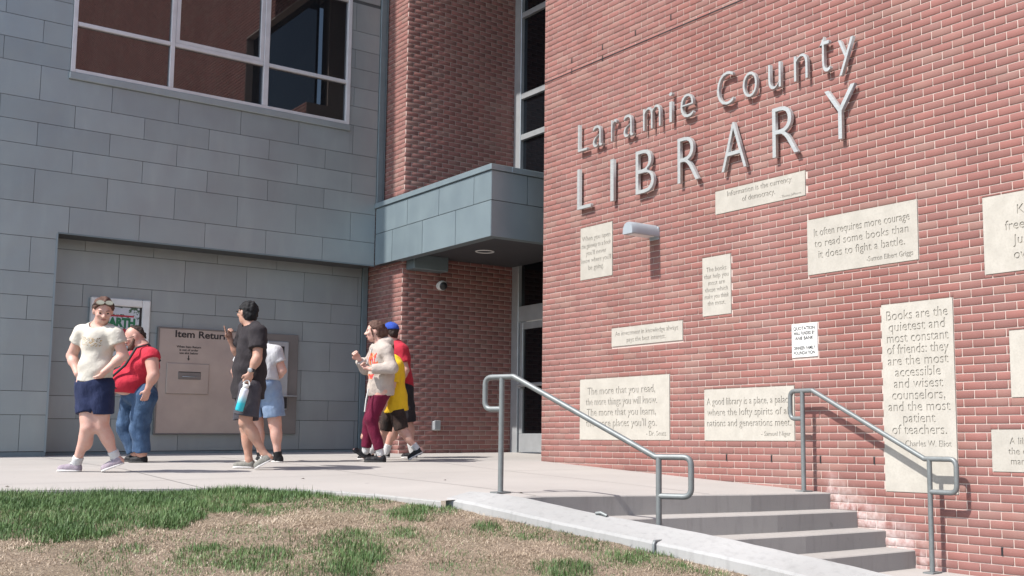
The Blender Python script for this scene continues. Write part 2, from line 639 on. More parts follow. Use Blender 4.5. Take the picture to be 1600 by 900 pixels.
# kerb along the lawn
b = MB()
ke = EDGE[:12]
t = np.linspace(0, 1, 80)
kx = np.interp(t, np.linspace(0, 1, len(ke)), ke[:, 0])
ky = np.interp(t, np.linspace(0, 1, len(ke)), ke[:, 1])
v = []
for x, y in zip(kx, ky):
    z = float(z_plaza(x, y))
    v += [(x, y + 0.012, z + 0.003), (x - 0.004, y - 0.004, z - 0.008), (x - 0.006, y - 0.012, z - 0.3)]
b.add(v, [(i * 3 + k, i * 3 + k + 1, i * 3 + k + 4, i * 3 + k + 3) for i in range(79) for k in (0, 1)])
b.build('kerb', M_KERB, plaza)

# saw-cut joints
M_JOINT = simple('joint_filler', (0.20, 0.19, 0.18), rough=0.9)


def joint(pts):
    b = MB()
    v = []
    for i, (x, y) in enumerate(pts):
        a = np.array(pts[min(i + 1, len(pts) - 1)]) - np.array(pts[max(i - 1, 0)])
        n_ = np.array([-a[1], a[0]]) / np.linalg.norm(a) * 0.004
        for sg in (1, -1):
            v.append((x + n_[0] * sg, y + n_[1] * sg, float(z_plaza(x, y)) + 0.0025))
    b.add(v, [(2 * i, 2 * i + 1, 2 * i + 3, 2 * i + 2) for i in range(len(pts) - 1)])
    b.build('saw_cut_joint', M_JOINT, plaza)


for xj in (1.2, 3.0, 4.8, 6.4):
    y0 = float(np.interp(xj, EDGE[:, 0], EDGE[:, 1])) + 0.02
    joint([(xj, y) for y in np.linspace(y0, 14.85, 30)])
for yj in (9.85, 11.9, 13.9):
    joint([(x, yj) for x in np.linspace(-4, 7.74, 40)])

# steps
ZW = [-0.52, -0.666, -0.813, -0.957, -1.105]
stairs = tag(bpy.data.objects.new('stairs', None), 'four grey concrete steps between the low wall and the brick wall', 'steps', kind='structure')
COL.objects.link(stairs)
stairs.location = (6.5, 6.2, -1.105)
for k in range(4):
    b = MB()
    xs = np.linspace(4.57, 7.756, 24)
    rows = []
    for x in xs:
        yn = float(nosing(x, k))
        cz = 0.0195 * (7.75 - x) * (1 - 0.25 * k)
        zt = (ZW[k] + cz) if k else float(z_plaza(x, yn))
        zb = ZW[k + 1] + 0.0195 * (7.75 - x) * (1 - 0.25 * (k + 1))
        yb = yn + 0.36
        ztb = zt + (0.004 if k else 0.36 * 0.0456)
        c = 0.008
        e = 0.0 if k else 0.001
        rows.append([(x, yb, ztb - 0.01 if k == 0 else ztb), (x, yn + c, zt + e), (x, yn - 0.001, zt - c), (x, yn + 0.002, zb - 0.05)])
    n = len(xs)
    v = [p for r in rows for p in r]
    b.add(v, [(i * 4 + q, i * 4 + q + 1, i * 4 + q + 5, i * 4 + q + 4) for i in range(n - 1) for q in range(3)])
    o = b.build('step', M_STEP, None)
    o.parent = stairs
    o.location = (-6.5, -6.2, 1.105)
b = MB()
v, f = [], []
for i, x in enumerate(np.linspace(4.6, 7.756, 12)):
    v += [(x, float(nosing(x, 3)) + 0.05, ZW[4]), (x, 5.0, ZW[4] - 0.012), (x + 0.0, -6, ZW[4] - 0.25)]
    if i:
        f += [((i - 1) * 3 + q, i * 3 + q, i * 3 + q + 1, (i - 1) * 3 + q + 1) for q in (0, 1)]
b.add(v, [q[::-1] for q in f])
tag(b.build('sidewalk', M_PLAZA), kind='structure')

# low wall beside the steps
b = MB()
ss = np.linspace(-0.22, 3.8, 90)
v, f = [], []
for s in ss:
    pi = WA + WN * 0.08 + WU * s
    po = WA + WN * 0.38 + WU * s
    q_ = s + np.linspace(-0.25, 0.25, 11)
    zi, zo = np.interp(q_, WS_I, WZ_I).mean(), np.interp(q_, WS_O, WZ_O).mean()
    j = 0.0008 * math.sin(s * 23)
    pi2, po2 = pi + WN * 0.012, po - WN * 0.018
    v += [(pi[0], pi[1], -1.4), (pi[0], pi[1], zi - 0.012 + j), (pi2[0], pi2[1], zi + j), (po2[0], po2[1], zo + 0.004 + j), (po[0], po[1], zo - 0.014 + j), (po[0] + WN[0] * 0.01, po[1] + WN[1] * 0.01, -1.4)]
for i in range(len(ss) - 1):
    f += [(i * 6 + q, (i + 1) * 6 + q, (i + 1) * 6 + q + 1, i * 6 + q + 1) for q in range(5)]
f.append(tuple(range(6)))
f.append(tuple(range((len(ss) - 1) * 6, len(ss) * 6))[::-1])
b.add(v, f)
low_wall = b.build('low_wall', M_PALE)
tag(low_wall, 'pale sloping concrete wall top between the lawn and the steps', 'wall')
for s, side in ((1.52, 1), (0.95, 0)):
    p = WA + WN * (0.36 if side else 0.11) + WU * s
    z = float(np.interp(s, WS_O, WZ_O) if side else np.interp(s, WS_I, WZ_I)) + 0.006
    b = MB()
    a = Vector((p[0], p[1], z))
    n3, u3 = Vector((WN[0], WN[1], 0)), Vector((WU[0], WU[1], -0.17))
    if side:
        b.tube([a - n3 * 0.05 + u3 * 0.02, a - n3 * 0.01 + u3 * 0.01, a + n3 * 0.016, a + n3 * 0.03 - Vector((0, 0, 0.02)), a + n3 * 0.03 - Vector((0, 0, 0.085))], 0.012, 8)
    else:
        b.tube([a - u3 * 0.04, a + Vector((0, 0, 0.012)), a + u3 * 0.05], 0.013, 8)
    b.build('skate_stop', M_GALV, low_wall)

# ---------------------------------------------------------------- the library building
lib = empty('library_building', (7.75, 11.21, -0.31), 'library with a red brick wall, grey zinc wall and metal entrance canopy', 'building')
LIBM = Matrix.Translation(lib.location).inverted()


def libpart(o, parent=None):
    """make o a part of the building, keeping its place in the world"""
    o.parent = parent or lib
    if parent is None:
        o.matrix_parent_inverse = LIBM
    return o


def cut(rects, holes, m=0.0):
    out = list(rects)
    for h0, h1, g0, g1 in holes:
        h0, h1, g0, g1 = h0 - m, h1 + m, g0 - m, g1 + m
        nxt = []
        for a0, a1, z0, z1 in out:
            if a1 <= h0 or a0 >= h1 or z1 <= g0 or z0 >= g1:
                nxt.append((a0, a1, z0, z1))
                continue
            if a0 < h0:
                nxt.append((a0, h0, z0, z1))
            if a1 > h1:
                nxt.append((h1, a1, z0, z1))
            c0, c1 = max(a0, h0), min(a1, h1)
            if z0 < g0:
                nxt.append((c0, c1, z0, g0))
            if z1 > g1:
                nxt.append((c0, c1, g1, z1))
        out = [r for r in nxt if r[1] - r[0] > 0.014 and r[3] - r[2] > 0.012]
    return out


BL, BH, MJ = 0.2043, 0.0684, 0.0090


def brick_rects(a0, a1, z0, z1, za, zz, holes):
    """za: phase along the wall, zz: a bed joint height"""
    out = []
    k0, k1 = math.floor((z0 - zz) / BH), math.ceil((z1 - zz) / BH)
    for k in range(k0, k1):
        c0, c1 = zz + k * BH + MJ / 2, zz + (k + 1) * BH - MJ / 2
        off = za + (BL / 2 if k % 2 else 0)
        j0, j1 = math.floor((a0 - off) / BL), math.ceil((a1 - off) / BL)
        row = []
        for j in range(j0, j1):
            r0, r1 = off + j * BL + MJ / 2, off + (j + 1) * BL - MJ / 2
            r0, r1 = max(r0, a0), min(r1, a1)
            if r1 - r0 > 0.02:
                row.append((r0, r1, max(c0, z0), min(c1, z1)))
        out += cut([r for r in row if r[3] - r[2] > 0.012], holes, 0.006)
    return out


BQ = np.array([(0, 1, 5, 4), (1, 2, 6, 5), (2, 3, 7, 6), (3, 0, 4, 7), (4, 5, 9, 8), (5, 6, 10, 9), (6, 7, 11, 10), (7, 4, 8, 11), (8, 9, 10, 11)])


def brick_verts(r, dep=None):
    """r: (n,4) a0,a1,z0,z1 -> (n,12,3) as (depth, a, z), depth 0 at the face"""
    r = np.asarray(r, float)
    n = len(r)
    v = np.zeros((n, 12, 3))
    A = r[:, [0, 1, 1, 0]]
    Z = r[:, [2, 2, 3, 3]]
    c = 0.0022
    sa, sz = np.array([c, -c, -c, c]), np.array([c, c, -c, -c])
    v[:, 0:4, 0], v[:, 0:4, 1], v[:, 0:4, 2] = 0.02, A, Z
    v[:, 4:8, 0], v[:, 4:8, 1], v[:, 4:8, 2] = c, A, Z
    v[:, 8:12, 0], v[:, 8:12, 1], v[:, 8:12, 2] = 0.0, A + sa, Z + sz
    if dep is not None:
        v[:, :, 0] += dep[:, None]
    return v


def brick_mesh(name, rects, to_world, flip):
    dep = RNG.uniform(-0.0012, 0.0012, len(rects))
    v = brick_verts(rects, dep).reshape(-1, 3)
    f = (BQ[None] + 12 * np.arange(len(rects))[:, None, None]).reshape(-1, 4)
    if flip:
        f = f[:, ::-1]
    return fast_mesh(name, to_world(v), f)


# --- long brick wall with the quotations (face at x = 7.75, seen towards +x)
XR = 7.75
PLAQUES = [
    # y far, y near, z low, z high, lines, text height, line step, (extra line, size)
    ('pale stone slab reading Information is the currency of democracy', 8.100, 6.872, 2.254, 2.492, ['Information is the currency', 'of democracy.'], 0.058, 0.085, '- Thomas Jefferson', 0.80),
    ('small upright stone slab left of the wall light, beneath the letter L', 10.420, 9.815, 1.820, 2.442, ['When you open', 'the gateway to a book', "you'll never", "know where you'll", 'be going.'], 0.060, 0.088, None, 0.93),
    ('wide stone slab with quotation about courage to read some books', 6.856, 5.610, 1.485, 2.005, ['It often requires more courage', 'to read some books than', 'it does to fight a battle.'], 0.076, 0.105, '-Sutton Elbert Griggs', 0.87),
    ('narrow upright stone slab right of and below the wall light', 8.302, 7.886, 1.216, 1.823, ['The books', 'that help you', 'most are', 'those which', 'make you think', 'the most.'], 0.050, 0.070, None, 0.86),
    ('low stone slab reading An investment in knowledge', 9.820, 8.615, 0.996, 1.203, ['An investment in knowledge always', 'pays the best interest.'], 0.054, 0.078, None, 0.90),
    ('stone slab of four lines behind the left handrail, reading The more that you read', 10.416, 8.828, -0.052, 0.644, ['The more that you read,', 'the more things you will know.', 'The more that you learn,', "the more places you'll go."], 0.088, 0.122, '- Dr. Seuss', 0.80),
    ('stone slab with quotation about a good library, left of the right handrail', 8.286, 7.055, -0.055, 0.460, ['A good library is a place, a palace', 'where the lofty spirits of all', 'nations and generations meet.'], 0.074, 0.108, '- Samuel Niger', 0.94),
    ('tallest stone slab, eleven lines about books as quietest friends', 6.015, 5.287, -0.480, 1.126, ['Books are the', 'quietest and', 'most constant', 'of friends: they', 'are the most', 'accessible', 'and wisest', 'counselors,', 'and the most', 'patient', 'of teachers.'], 0.086, 0.098, '- Charles W. Eliot', 0.86),
    ('stone slab cut off by the right edge, reading Knowledge is free', 4.973, 3.75, 1.280, 1.907, ['Knowledge is', 'free at the library.', 'Just bring your', 'own container.'], 0.080, 0.118, None, 0.80),
    ('blank-looking stone slab at the right edge beside the tallest slab', 4.775, 3.9, 0.290, 0.812, ['A room without books', 'is like a body', 'without a soul.'], 0.07, 0.11, None, 0.6),
    ('lowest stone slab at the right edge, reading A library is the door', 4.965, 3.95, -0.288, 0.038, ['A library is', 'the door to', 'many lives.'], 0.056, 0.078, None, 0.38),
]
SMALL = (7.072, 6.756, 0.721, 1.036)
holesR = [(p[2], p[1], p[3], p[4]) for p in PLAQUES] + [(SMALL[1], SMALL[0], SMALL[2], SMALL[3])]
holesR += [(11.21, 15.2, -2, 8.0), (8.1, 11.25, 5.95, 8.0)]
rectsR = brick_rects(-9.0, 14.9, -1.3, 15.0, 10.526, -0.052, holesR)

mort = MB()
mort.box(8.1501, 9.55, 10.9, 11.2094, -1.4, 7.999)
mort.box(7.7565, 8.15, -9.0, 11.2095, -1.4, 5.95)
mort.box(7.7566, 8.15, -9.0, 8.1, 5.951, 7.999)
mort.box(7.7567, 8.15, -9.0, 14.9, 8.0, 15.0)
wallR = libpart(mort.build('brick_wall', M_MORTAR))
wallR['label'] = 'sunlit red brick wall carrying the quotations'


def toR(v):
    return np.stack([XR + v[:, 0], v[:, 1], v[:, 2]], 1)


# the 300 bricks that show largest are objects of their own
FP = np.array(FWD)
RP = np.array(RIGHT)
DP = np.array(DOWN)
full = [(i, r) for i, r in enumerate(rectsR) if abs(r[1] - r[0] - (BL - MJ)) < 1e-6 and abs(r[3] - r[2] - (BH - MJ)) < 1e-6]
score = []
for i, r in full:
    c = np.array([XR, (r[0] + r[1]) / 2, (r[2] + r[3]) / 2])
    d = c @ FP
    if d < 0.5:
        continue
    ux, uy = 1016.64 + 1725.34 * (c @ RP) / d, 489.3 + 1725.34 * (c @ DP) / d
    if 0 < ux < 1590 and 5 < uy < 890:
        score.append((d, i, r))
score.sort()
pick = score[:300]
picked = {i for _, i, _ in pick}
rest = [r for i, r in enumerate(rectsR) if i not in picked]
libpart(tag(obj('brick_courses', brick_mesh('brick_courses', rest, toR, True), M_BRICK), kind='stuff'), wallR)
one = brick_verts([(-(BL - MJ) / 2, (BL - MJ) / 2, -(BH - MJ) / 2, (BH - MJ) / 2)]).reshape(-1, 3)
brick_me = fast_mesh('brick', one, BQ[:, ::-1])
brick_me.materials.append(M_BRICK)
for d, i, r in pick:
    o = bpy.data.objects.new('brick', brick_me)
    COL.objects.link(o)
    o.parent = wallR
    o.location = (XR + random.uniform(-0.0012, 0.0012), (r[0] + r[1]) / 2, (r[2] + r[3]) / 2)
# control joint and weep holes
jb = MB()
jb.box(7.7475, 7.757, 5.0, 11.2, 4.418, 4.430)
libpart(jb.build('control_joint', M_BLACK), wallR)
wb = MB()
for y, z in [(7.99, -.235), (7.375, -.235), (6.755, -.235), (6.13, -.235), (4.963, -.876), (10.638, 4.54), (10.035, 4.54), (10.039, 4.40), (9.427, 4.54), (10.64, 4.40), (8.82, 4.54)]:
    k = round((z + 0.052) / BH - 0.5)
    off = 10.526 + (BL / 2 if k % 2 else 0)
    y = off + round((y - off) / BL) * BL
    z = -0.052 + (k + 0.5) * BH
    wb.box(7.7485, 7.7585, y - 0.009, y + 0.009, z - 0.032, z + 0.032)
libpart(wb.build('weep_holes', M_BLACK), wallR)
# window high in the brick wall, above the picture
hw = part_box('upper_window', M_GLASSD, None, 7.9, 7.95, 8.1, 11.2, 5.95, 8.0)
libpart(hw)

# --- brick wall beside the entrance
XB, YB = 7.4466, 14.30
XD = 9.37
mb = MB()
mb.box(XB + 0.0065, 9.6, YB + 0.0065, 15.6, -0.5, 8.0)
wallB = libpart(mb.build('entrance_brick_wall', M_MORTAR))
wallB['label'] = 'shaded red brick return wall under the canopy'
rB = brick_rects(XB, XD + 0.05, -0.4, 8.0, XB + 0.004, -0.273, [])
rB2 = brick_rects(YB + 0.0225, 15.45, -0.4, 8.0, YB + 0.004 - 0.1021, -0.273, [])
meB = brick_mesh('brick_courses', rB, lambda v: np.stack([v[:, 1], YB + v[:, 0], v[:, 2]], 1), False)
libpart(tag(obj('brick_courses', meB, M_BRICK), kind='stuff'), wallB)
meB2 = brick_mesh('brick_courses', rB2, lambda v: np.stack([XB + v[:, 0], v[:, 1], v[:, 2]], 1), True)
libpart(tag(obj('brick_courses', meB2, M_BRICK), kind='stuff'), wallB)

# --- entrance glazing (plane x = 9.37)
ent = part_box('entrance_glazing', M_ALU, None, 9.30, 9.42, 14.10, 14.285, -0.29, 8.0, 0.006)
libpart(ent)
for z in (6.57, 5.255, 4.60, 3.45):
    libpart(part_box('mullion', M_ALU, None, 9.31, 9.41, 10.4, 14.099, z - 0.045, z + 0.045, 0.005), ent)
libpart(part_box('mullion', M_ALU, None, 9.312, 9.408, 12.55, 12.63, 2.7, 8.0, 0.005), ent)
for z0, z1 in ((3.495, 4.555), (4.645, 5.21), (5.30, 6.525), (6.615, 8.0)):
    libpart(part_box('pane', M_GLASSD, None, 9.36, 9.37, 10.4, 14.11, z0 - 0.01, z1 + 0.01), ent)
libpart(part_box('header', M_ALU, None, 9.305, 9.415, 10.4, 14.099, 2.60, 3.40, 0.006), ent)
libpart(part_box('pane', M_GLASSD, None, 9.36, 9.37, 10.4, 14.11, 1.95, 2.61), ent)
libpart(part_box('transom_bar', M_ALU, None, 9.308, 9.412, 10.4, 14.098, 1.72, 1.955, 0.006), ent)
door = part_box('door', M_ALU, None, 9.32, 9.39, 13.08, 14.075, -0.255, 0.025, 0.006)
libpart(door)
libpart(part_box('door_rail', M_ALU, None, 9.322, 9.388, 13.17, 14.0, 1.60, 1.705, 0.005), door)
libpart(part_box('door_stile', M_ALU, None, 9.321, 9.389, 14.0, 14.076, 0.027, 1.706, 0.005), door)
libpart(part_box('door_stile', M_ALU, None, 9.321, 9.389, 13.09, 13.17, 0.027, 1.706, 0.005), door)
libpart(part_box('pane', M_GLASSD, None, 9.352, 9.362, 13.16, 14.01, 0.02, 1.61), door)
pb = MB()
pb.tube([(9.26, 13.12, 0.75), (9.26, 14.02, 0.75)], 0.028, 10)
pb.box(9.26, 9.34, 13.12, 13.18, 0.70, 0.80)
pb.box(9.26, 9.34, 13.96, 14.02, 0.70, 0.80)
libpart(pb.build('push_bar', M_ALU), door)
libpart(part_box('threshold', M_DARK, None, 9.25, 9.45, 10.4, 14.28, -0.29, -0.262), ent)
libpart(part_box('side_pane', M_GLASSD, None, 9.362, 9.372, 10.4, 13.075, -0.28, 1.73), ent)
# porch ceiling high above
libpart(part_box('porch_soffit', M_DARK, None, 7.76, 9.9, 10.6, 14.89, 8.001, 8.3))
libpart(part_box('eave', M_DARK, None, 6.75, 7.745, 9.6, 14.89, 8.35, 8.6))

# --- canopy
cz0, cz1 = 2.485, 3.335
can = part_box('canopy', M_SEAM, None, 7.322, 9.30, 11.735, 14.28, 2.585, 3.33)
libpart(can)
libpart(part_box('canopy_core', M_SEAM, None, 7.3221, 7.44, 14.281, 14.93, 2.50, 3.33), can)
cap = MB()
cap.cbox(7.285, 7.60, 11.695, 14.92, 3.338, 3.412, 0.004)
cap.cbox(7.6001, 9.30, 11.695, 12.0, 3.338, 3.4118, 0.004)
libpart(cap.build('coping', M_ZINC2), can)
unit = MB().cbox(-0.5, 0.5, -0.5, 0.5, -0.5, 0.5, 0.006).mesh('zinc_panel')
unit.materials.append(M_ZINC)
unit2 = MB().cbox(-0.5, 0.5, -0.5, 0.5, -0.5, 0.5, 0.006).mesh('zinc_panel')
unit2.materials.append(M_ZINC2)


def panel(me, x0, x1, y0, y1, z0, z1, parent, tilt=0.002):
    o = bpy.data.objects.new('zinc_panel', me)
    COL.objects.link(o)
    o.parent = parent
    o.location = ((x0 + x1) / 2, (y0 + y1) / 2, (z0 + z1) / 2)
    o.scale = (x1 - x0, y1 - y0, z1 - z0)
    o.rotation_euler = (random.uniform(-tilt, tilt), 0, random.uniform(-tilt, tilt))
    return o


SG = 0.009
zm = 2.952
for (z0, z1, js) in ((zm, cz1, [14.905, 13.931, 13.042, 12.142, 11.722]), (cz0, zm, [14.905, 14.371, 13.483, 12.592, 11.722])):
    for a, bb in zip(js[:-1], js[1:]):
        libpart(panel(unit2, 7.308, 7.321, bb + SG / 2, a - SG / 2, z0 + SG / 2, z1 - SG / 2, can, 0.001), can)
for (z0, z1, js) in ((zm, cz1, [7.308, 7.85, 8.75, 9.30]), (cz0, zm, [7.308, 8.3, 9.30])):
    for a, bb in zip(js[:-1], js[1:]):
        libpart(panel(unit2, a + SG / 2, bb - SG / 2, 11.719, 11.734, z0 + SG / 2, z1 - SG / 2, can, 0.001), can)
rim = MB()
rim.box(7.3225, 7.44, 11.7345, 14.28, 2.487, 2.584)
rim.box(7.4401, 9.30, 11.7345, 11.85, 2.4871, 2.584)
libpart(rim.build('soffit_rim', M_TRIM), can)
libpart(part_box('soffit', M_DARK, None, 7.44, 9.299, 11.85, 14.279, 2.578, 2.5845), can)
lr = MB()
lr.lathe((8.17, 13.25, 2.5775), (0, 0, -1), [(0, 0.135), (0.008, 0.13), (0.008, 0.112), (0.0, 0.108)], 28)
libpart(lr.build('recessed_light', M_WHITE), can)
bx = MB()
bx.cbox(7.50, 8.06, 14.06, 14.295, 2.37, 2.578, 0.008)
libpart(bx.build('fascia_box', M_TRIM), can)

# --- zinc wall
YL = 14.92
bk = MB()
bk.box(-4.0, 7.30, 14.934, 15.45, 2.492, 4.435)
bk.box(-4.0, 3.13, 14.9341, 15.45, 4.4351, 6.45)
bk.box(6.85, 7.30, 14.9341, 15.45, 4.4351, 6.45)
bk.box(-4.0, 7.30, 14.934, 15.45, 6.4501, 13.0)
bk.box(-4.0, 3.098, 14.9342, 15.45, -0.4, 2.4919)
bk.box(3.0985, 7.46, 15.411, 15.7, -0.4, 2.6)
zw = libpart(bk.build('zinc_wall', M_SEAM))
zw['label'] = 'grey zinc shingle wall with the wide window'
ROWS = [-.186, .25, .534, .963, 1.392, 1.682, 1.968, 2.40, 2.82, 3.24, 3.53, 3.82, 4.105, 4.54, 4.828, 5.117, 5.405, 5.693, 5.98, 6.41]
HOLES = [(3.10, 9, -2, 2.49), (3.128, 6.853, 4.436, 6.45)]
for i in range(len(ROWS) - 1):
    ph = 2.81 if i % 2 == 0 else 3.215
    xs = [1.2] + [x for x in (ph + 0.8215 * k for k in range(-3, 8)) if 1.2 < x < 7.2] + [7.308]
    for a, bb in zip(xs[:-1], xs[1:]):
        for r in cut([(a + 0.0025, bb - 0.0025, ROWS[i] + 0.003, ROWS[i + 1] - 0.003)], HOLES, 0.001):
            if r[1] - r[0] > 0.03 and r[3] - r[2] > 0.03:
                libpart(panel(unit, r[0], r[1], 14.920, 14.9335, r[2], r[3], zw), zw)
upper = MB().box(-3.99, 1.2, 14.921, 14.9335, -0.186, 12.9)
libpart(upper.build('zinc_sheet', M_ZINC), zw)
libpart(MB().box(1.2, 7.3, 14.9215, 14.9335, 6.46, 12.9).build('zinc_sheet', M_ZINC), zw)
libpart(part_box('base_flashing', M_TRIM, None, -4.0, 3.10, 14.912, 14.93, -0.35, -0.192), zw)
libpart(part_box('lintel_flashing', M_TRIM, None, 3.10, 7.305, 14.914, 14.934, 2.474, 2.4915), zw)
libpart(part_box('corner_trim', M_ZINC2, None, 3.085, 3.1045, 14.914, 14.94, -0.2, 2.473), zw)
RR = [-.20, .215, .503, .93, 1.355, 1.64, 1.928, 2.36, 2.60]
for i in range(len(RR) - 1):
    ph = 3.937 if i % 2 == 0 else 3.523
    xs = [3.0] + [x for x in (ph + 0.8375 * k for k in range(-1, 6)) if 3.05 < x < 7.33] + [7.345]
    for a, bb in zip(xs[:-1], xs[1:]):
        libpart(panel(unit, a + 0.0025, bb - 0.0025, 15.397, 15.4105, RR[i] + 0.003, RR[i + 1] - 0.003, zw), zw)
tr = MB()
tr.cbox(7.352, 7.44, 15.375, 15.42, -0.3, 2.6, 0.004)
libpart(tr.build('recess_trim', M_TRIM), zw)
libpart(part_box('base_flashing', M_TRIM, None, 3.10, 7.44, 15.385, 15.41, -0.35, -0.206), zw)
ut = MB()
ut.cbox(7.311, 7.40, 14.895, 14.97, 3.413, 13.0, 0.006)
ut.cbox(7.405, 7.436, 14.905, 14.97, 3.413, 13.0, 0.006)
libpart(ut.build('end_trim', M_TRIM), zw)

# --- wide window
y0w, y1w = 14.895, 15.02
wf = MB()
wf.cbox(3.132, 3.184, y0w, y1w, 4.531, 6.45, 0.004)
wf.cbox(6.785, 6.845, y0w, y1w, 4.531, 6.45, 0.004)
wf.cbox(3.1842, 6.7848, y0w + 0.001, y1w, 4.531, 4.575, 0.004)
wf.cbox(3.1842, 6.7848, y0w + 0.001, y1w, 6.39, 6.45, 0.004)
win = libpart(wf.build('window', M_FRAME))
win['label'] = 'wide six pane window with pale metal frame'
for a, bb in ((4.308, 4.364), (5.556, 5.630)):
    libpart(part_box('mullion', M_FRAME, None, a, bb, y0w + 0.004, y1w, 4.576, 6.389, 0.004), win)
for a, bb in ((3.185, 4.307), (4.365, 5.555), (5.631, 6.784)):
    libpart(part_box('transom', M_FRAME, None, a, bb, y0w + 0.006, y1w, 5.140, 5.192, 0.004), win)
    libpart(part_box('pane', M_GLASS, None, a - 0.005, bb + 0.005, 14.945, 14.955, 4.57, 5.145), win)
    libpart(part_box('pane', M_GLASS, None, a - 0.005, bb + 0.005, 14.946, 14.956, 5.188, 6.395), win)
sh = MB()
for bx_ in ((4.366, 4.42, 5.194, 6.388), (5.50, 5.554, 5.194, 6.388)):
    sh.cbox(bx_[0], bx_[1], 14.905, 14.944, bx_[2], bx_[3], 0.004)
sh.cbox(4.4202, 5.4998, 14.9055, 14.944, 5.194, 5.245, 0.004)
sh.cbox(4.4202, 5.4998, 14.9055, 14.944, 6.33, 6.388, 0.004)
libpart(sh.build('sash', M_FRAME), win)
sl = MB()
sl.cbox(3.120, 6.862, 14.885, 15.0, 4.438, 4.530, 0.008)
libpart(sl.build('sill', M_ZINC), win)

# ---------------------------------------------------------------- things on the brick wall
def wall_text(lines, yc, ztop, size, step, x, align='CENTER', maxw=None, name='lettering'):
    """lines of lettering on the long brick wall (reads towards -y)"""
    allv, allf, n = [], [], 0
    for i, ln in enumerate(lines):
        if not ln:
            continue
        me, co = text_mesh(ln, size * 1.38, 0.0, align, 0.0009)
        w = co[:, 0].max() - co[:, 0].min()
        sx = min(1.0, maxw / w) if maxw else 1.0
        zb = ztop - size - i * step
        V = np.stack([np.full(len(co), x), yc - co[:, 0] * sx, zb + co[:, 1]], 1)
        F = [tuple(v + n for v in p.vertices) for p in me.polygons]
        allv.append(V)
        allf += F
        n += len(co)
        bpy.data.meshes.remove(me)
    me = bpy.data.meshes.new(name)
    me.from_pydata(np.concatenate(allv).tolist(), [], allf)
    me.update()
    return me


def engraved_face(w, h, rows, depth):
    """slab face w x h with the lettering cut right through it; rows: (text, u, v baseline, size, max width, align)"""
    pc_ = bpy.data.curves.new('engraved_face', 'CURVE')
    pc_.dimensions = '2D'
    pc_.fill_mode = 'BOTH'
    pc_.extrude = depth / 2
    pc_.resolution_u = 3
    sp = pc_.splines.new('POLY')
    sp.points.add(3)
    for p_, q in zip(sp.points, ((-w / 2, -h / 2), (w / 2, -h / 2), (w / 2, h / 2), (-w / 2, h / 2))):
        p_.co = (q[0], q[1], 0, 1)
    sp.use_cyclic_u = True
    for text, u0, v0, size, maxw, align in rows:
        cu = bpy.data.curves.new('lettering', 'FONT')
        cu.body = text
        cu.size = size * 1.38
        cu.align_x = align
        t = bpy.data.objects.new('lettering', cu)
        COL.objects.link(t)
        c = t.to_curve(bpy.context.evaluated_depsgraph_get())
        xs_ = [b_.co.x for q in c.splines for b_ in q.bezier_points]
        sx = min(1.0, maxw / (max(xs_) - min(xs_)))
        for q in c.splines:
            n_ = pc_.splines.new('BEZIER')
            n_.bezier_points.add(len(q.bezier_points) - 1)
            n_.use_cyclic_u = True
            n_.resolution_u = 3
            for a, b_ in zip(n_.bezier_points, q.bezier_points):
                a.handle_left_type = a.handle_right_type = 'FREE'
                for at in ('co', 'handle_left', 'handle_right'):
                    v = getattr(b_, at)
                    setattr(a, at, (u0 + v.x * sx, v0 + v.y, 0))
        t.to_curve_clear()
        bpy.data.objects.remove(t)
    o = bpy.data.objects.new('engraved_face', pc_)
    COL.objects.link(o)
    bpy.context.view_layer.update()
    me = bpy.data.meshes.new_from_object(o.evaluated_get(bpy.context.evaluated_depsgraph_get()))
    bpy.data.objects.remove(o)
    co = np.empty(len(me.vertices) * 3, np.float32)
    me.vertices.foreach_get('co', co)
    co = co.reshape(-1, 3)
    set_co(me, np.stack([-co[:, 2], -co[:, 0], co[:, 1]], 1))
    me.polygons.foreach_set('use_smooth', np.zeros(len(me.polygons), bool))
    me.materials.clear()
    return me


for lab, yf, yn, z0, z1, lines, size, step, by, wf_ in PLAQUES:
    yc, zc = (yf + yn) / 2, (z0 + z1) / 2
    W_, H_ = yf - yn, z1 - z0
    b = MB()
    b.box(0.0022, 0.05, -W_ / 2 + 0.001, W_ / 2 - 0.001, -H_ / 2 + 0.001, H_ / 2 - 0.001)
    pl = b.build('stone_plaque', M_STONE, None, (XR, yc, zc))
    tag(pl, lab, 'plaque', 'quotation slabs set in the brick wall')
    h = size + (len(lines) - 1) * step
    top = h / 2 + (0.028 if by else 0.0)
    if 'tallest' in lab:
        top = H_ / 2 - 0.055
    u0 = 0.0
    if 'right edge' in lab:
        u0 = -(yf - yc) + {'Kn': 0.60, 'A ': 0.45}.get(lines[0][:2], 0.45)
        if 'lowest' in lab:
            u0 = -(yf - yc) + 0.33
    if lines[0].startswith('The more'):
        u0 = -0.04
    rows = [(ln, u0, top - size - i * step, size, W_ * wf_, 'CENTER') for i, ln in enumerate(lines)]
    if by:
        hh = size * 0.62
        zt = top - h - 0.05 - hh if 'tallest' in lab else -H_ / 2 + 0.045
        if len(lines) == 2:
            hh, zt = 0.026, -H_ / 2 + 0.022
        rows.append((by, W_ / 2 - 0.05, zt, hh, 0.5, 'RIGHT'))
    obj('engraved_face', engraved_face(W_, H_, rows, 0.007), M_STONE, pl, (-0.0015, 0, 0))
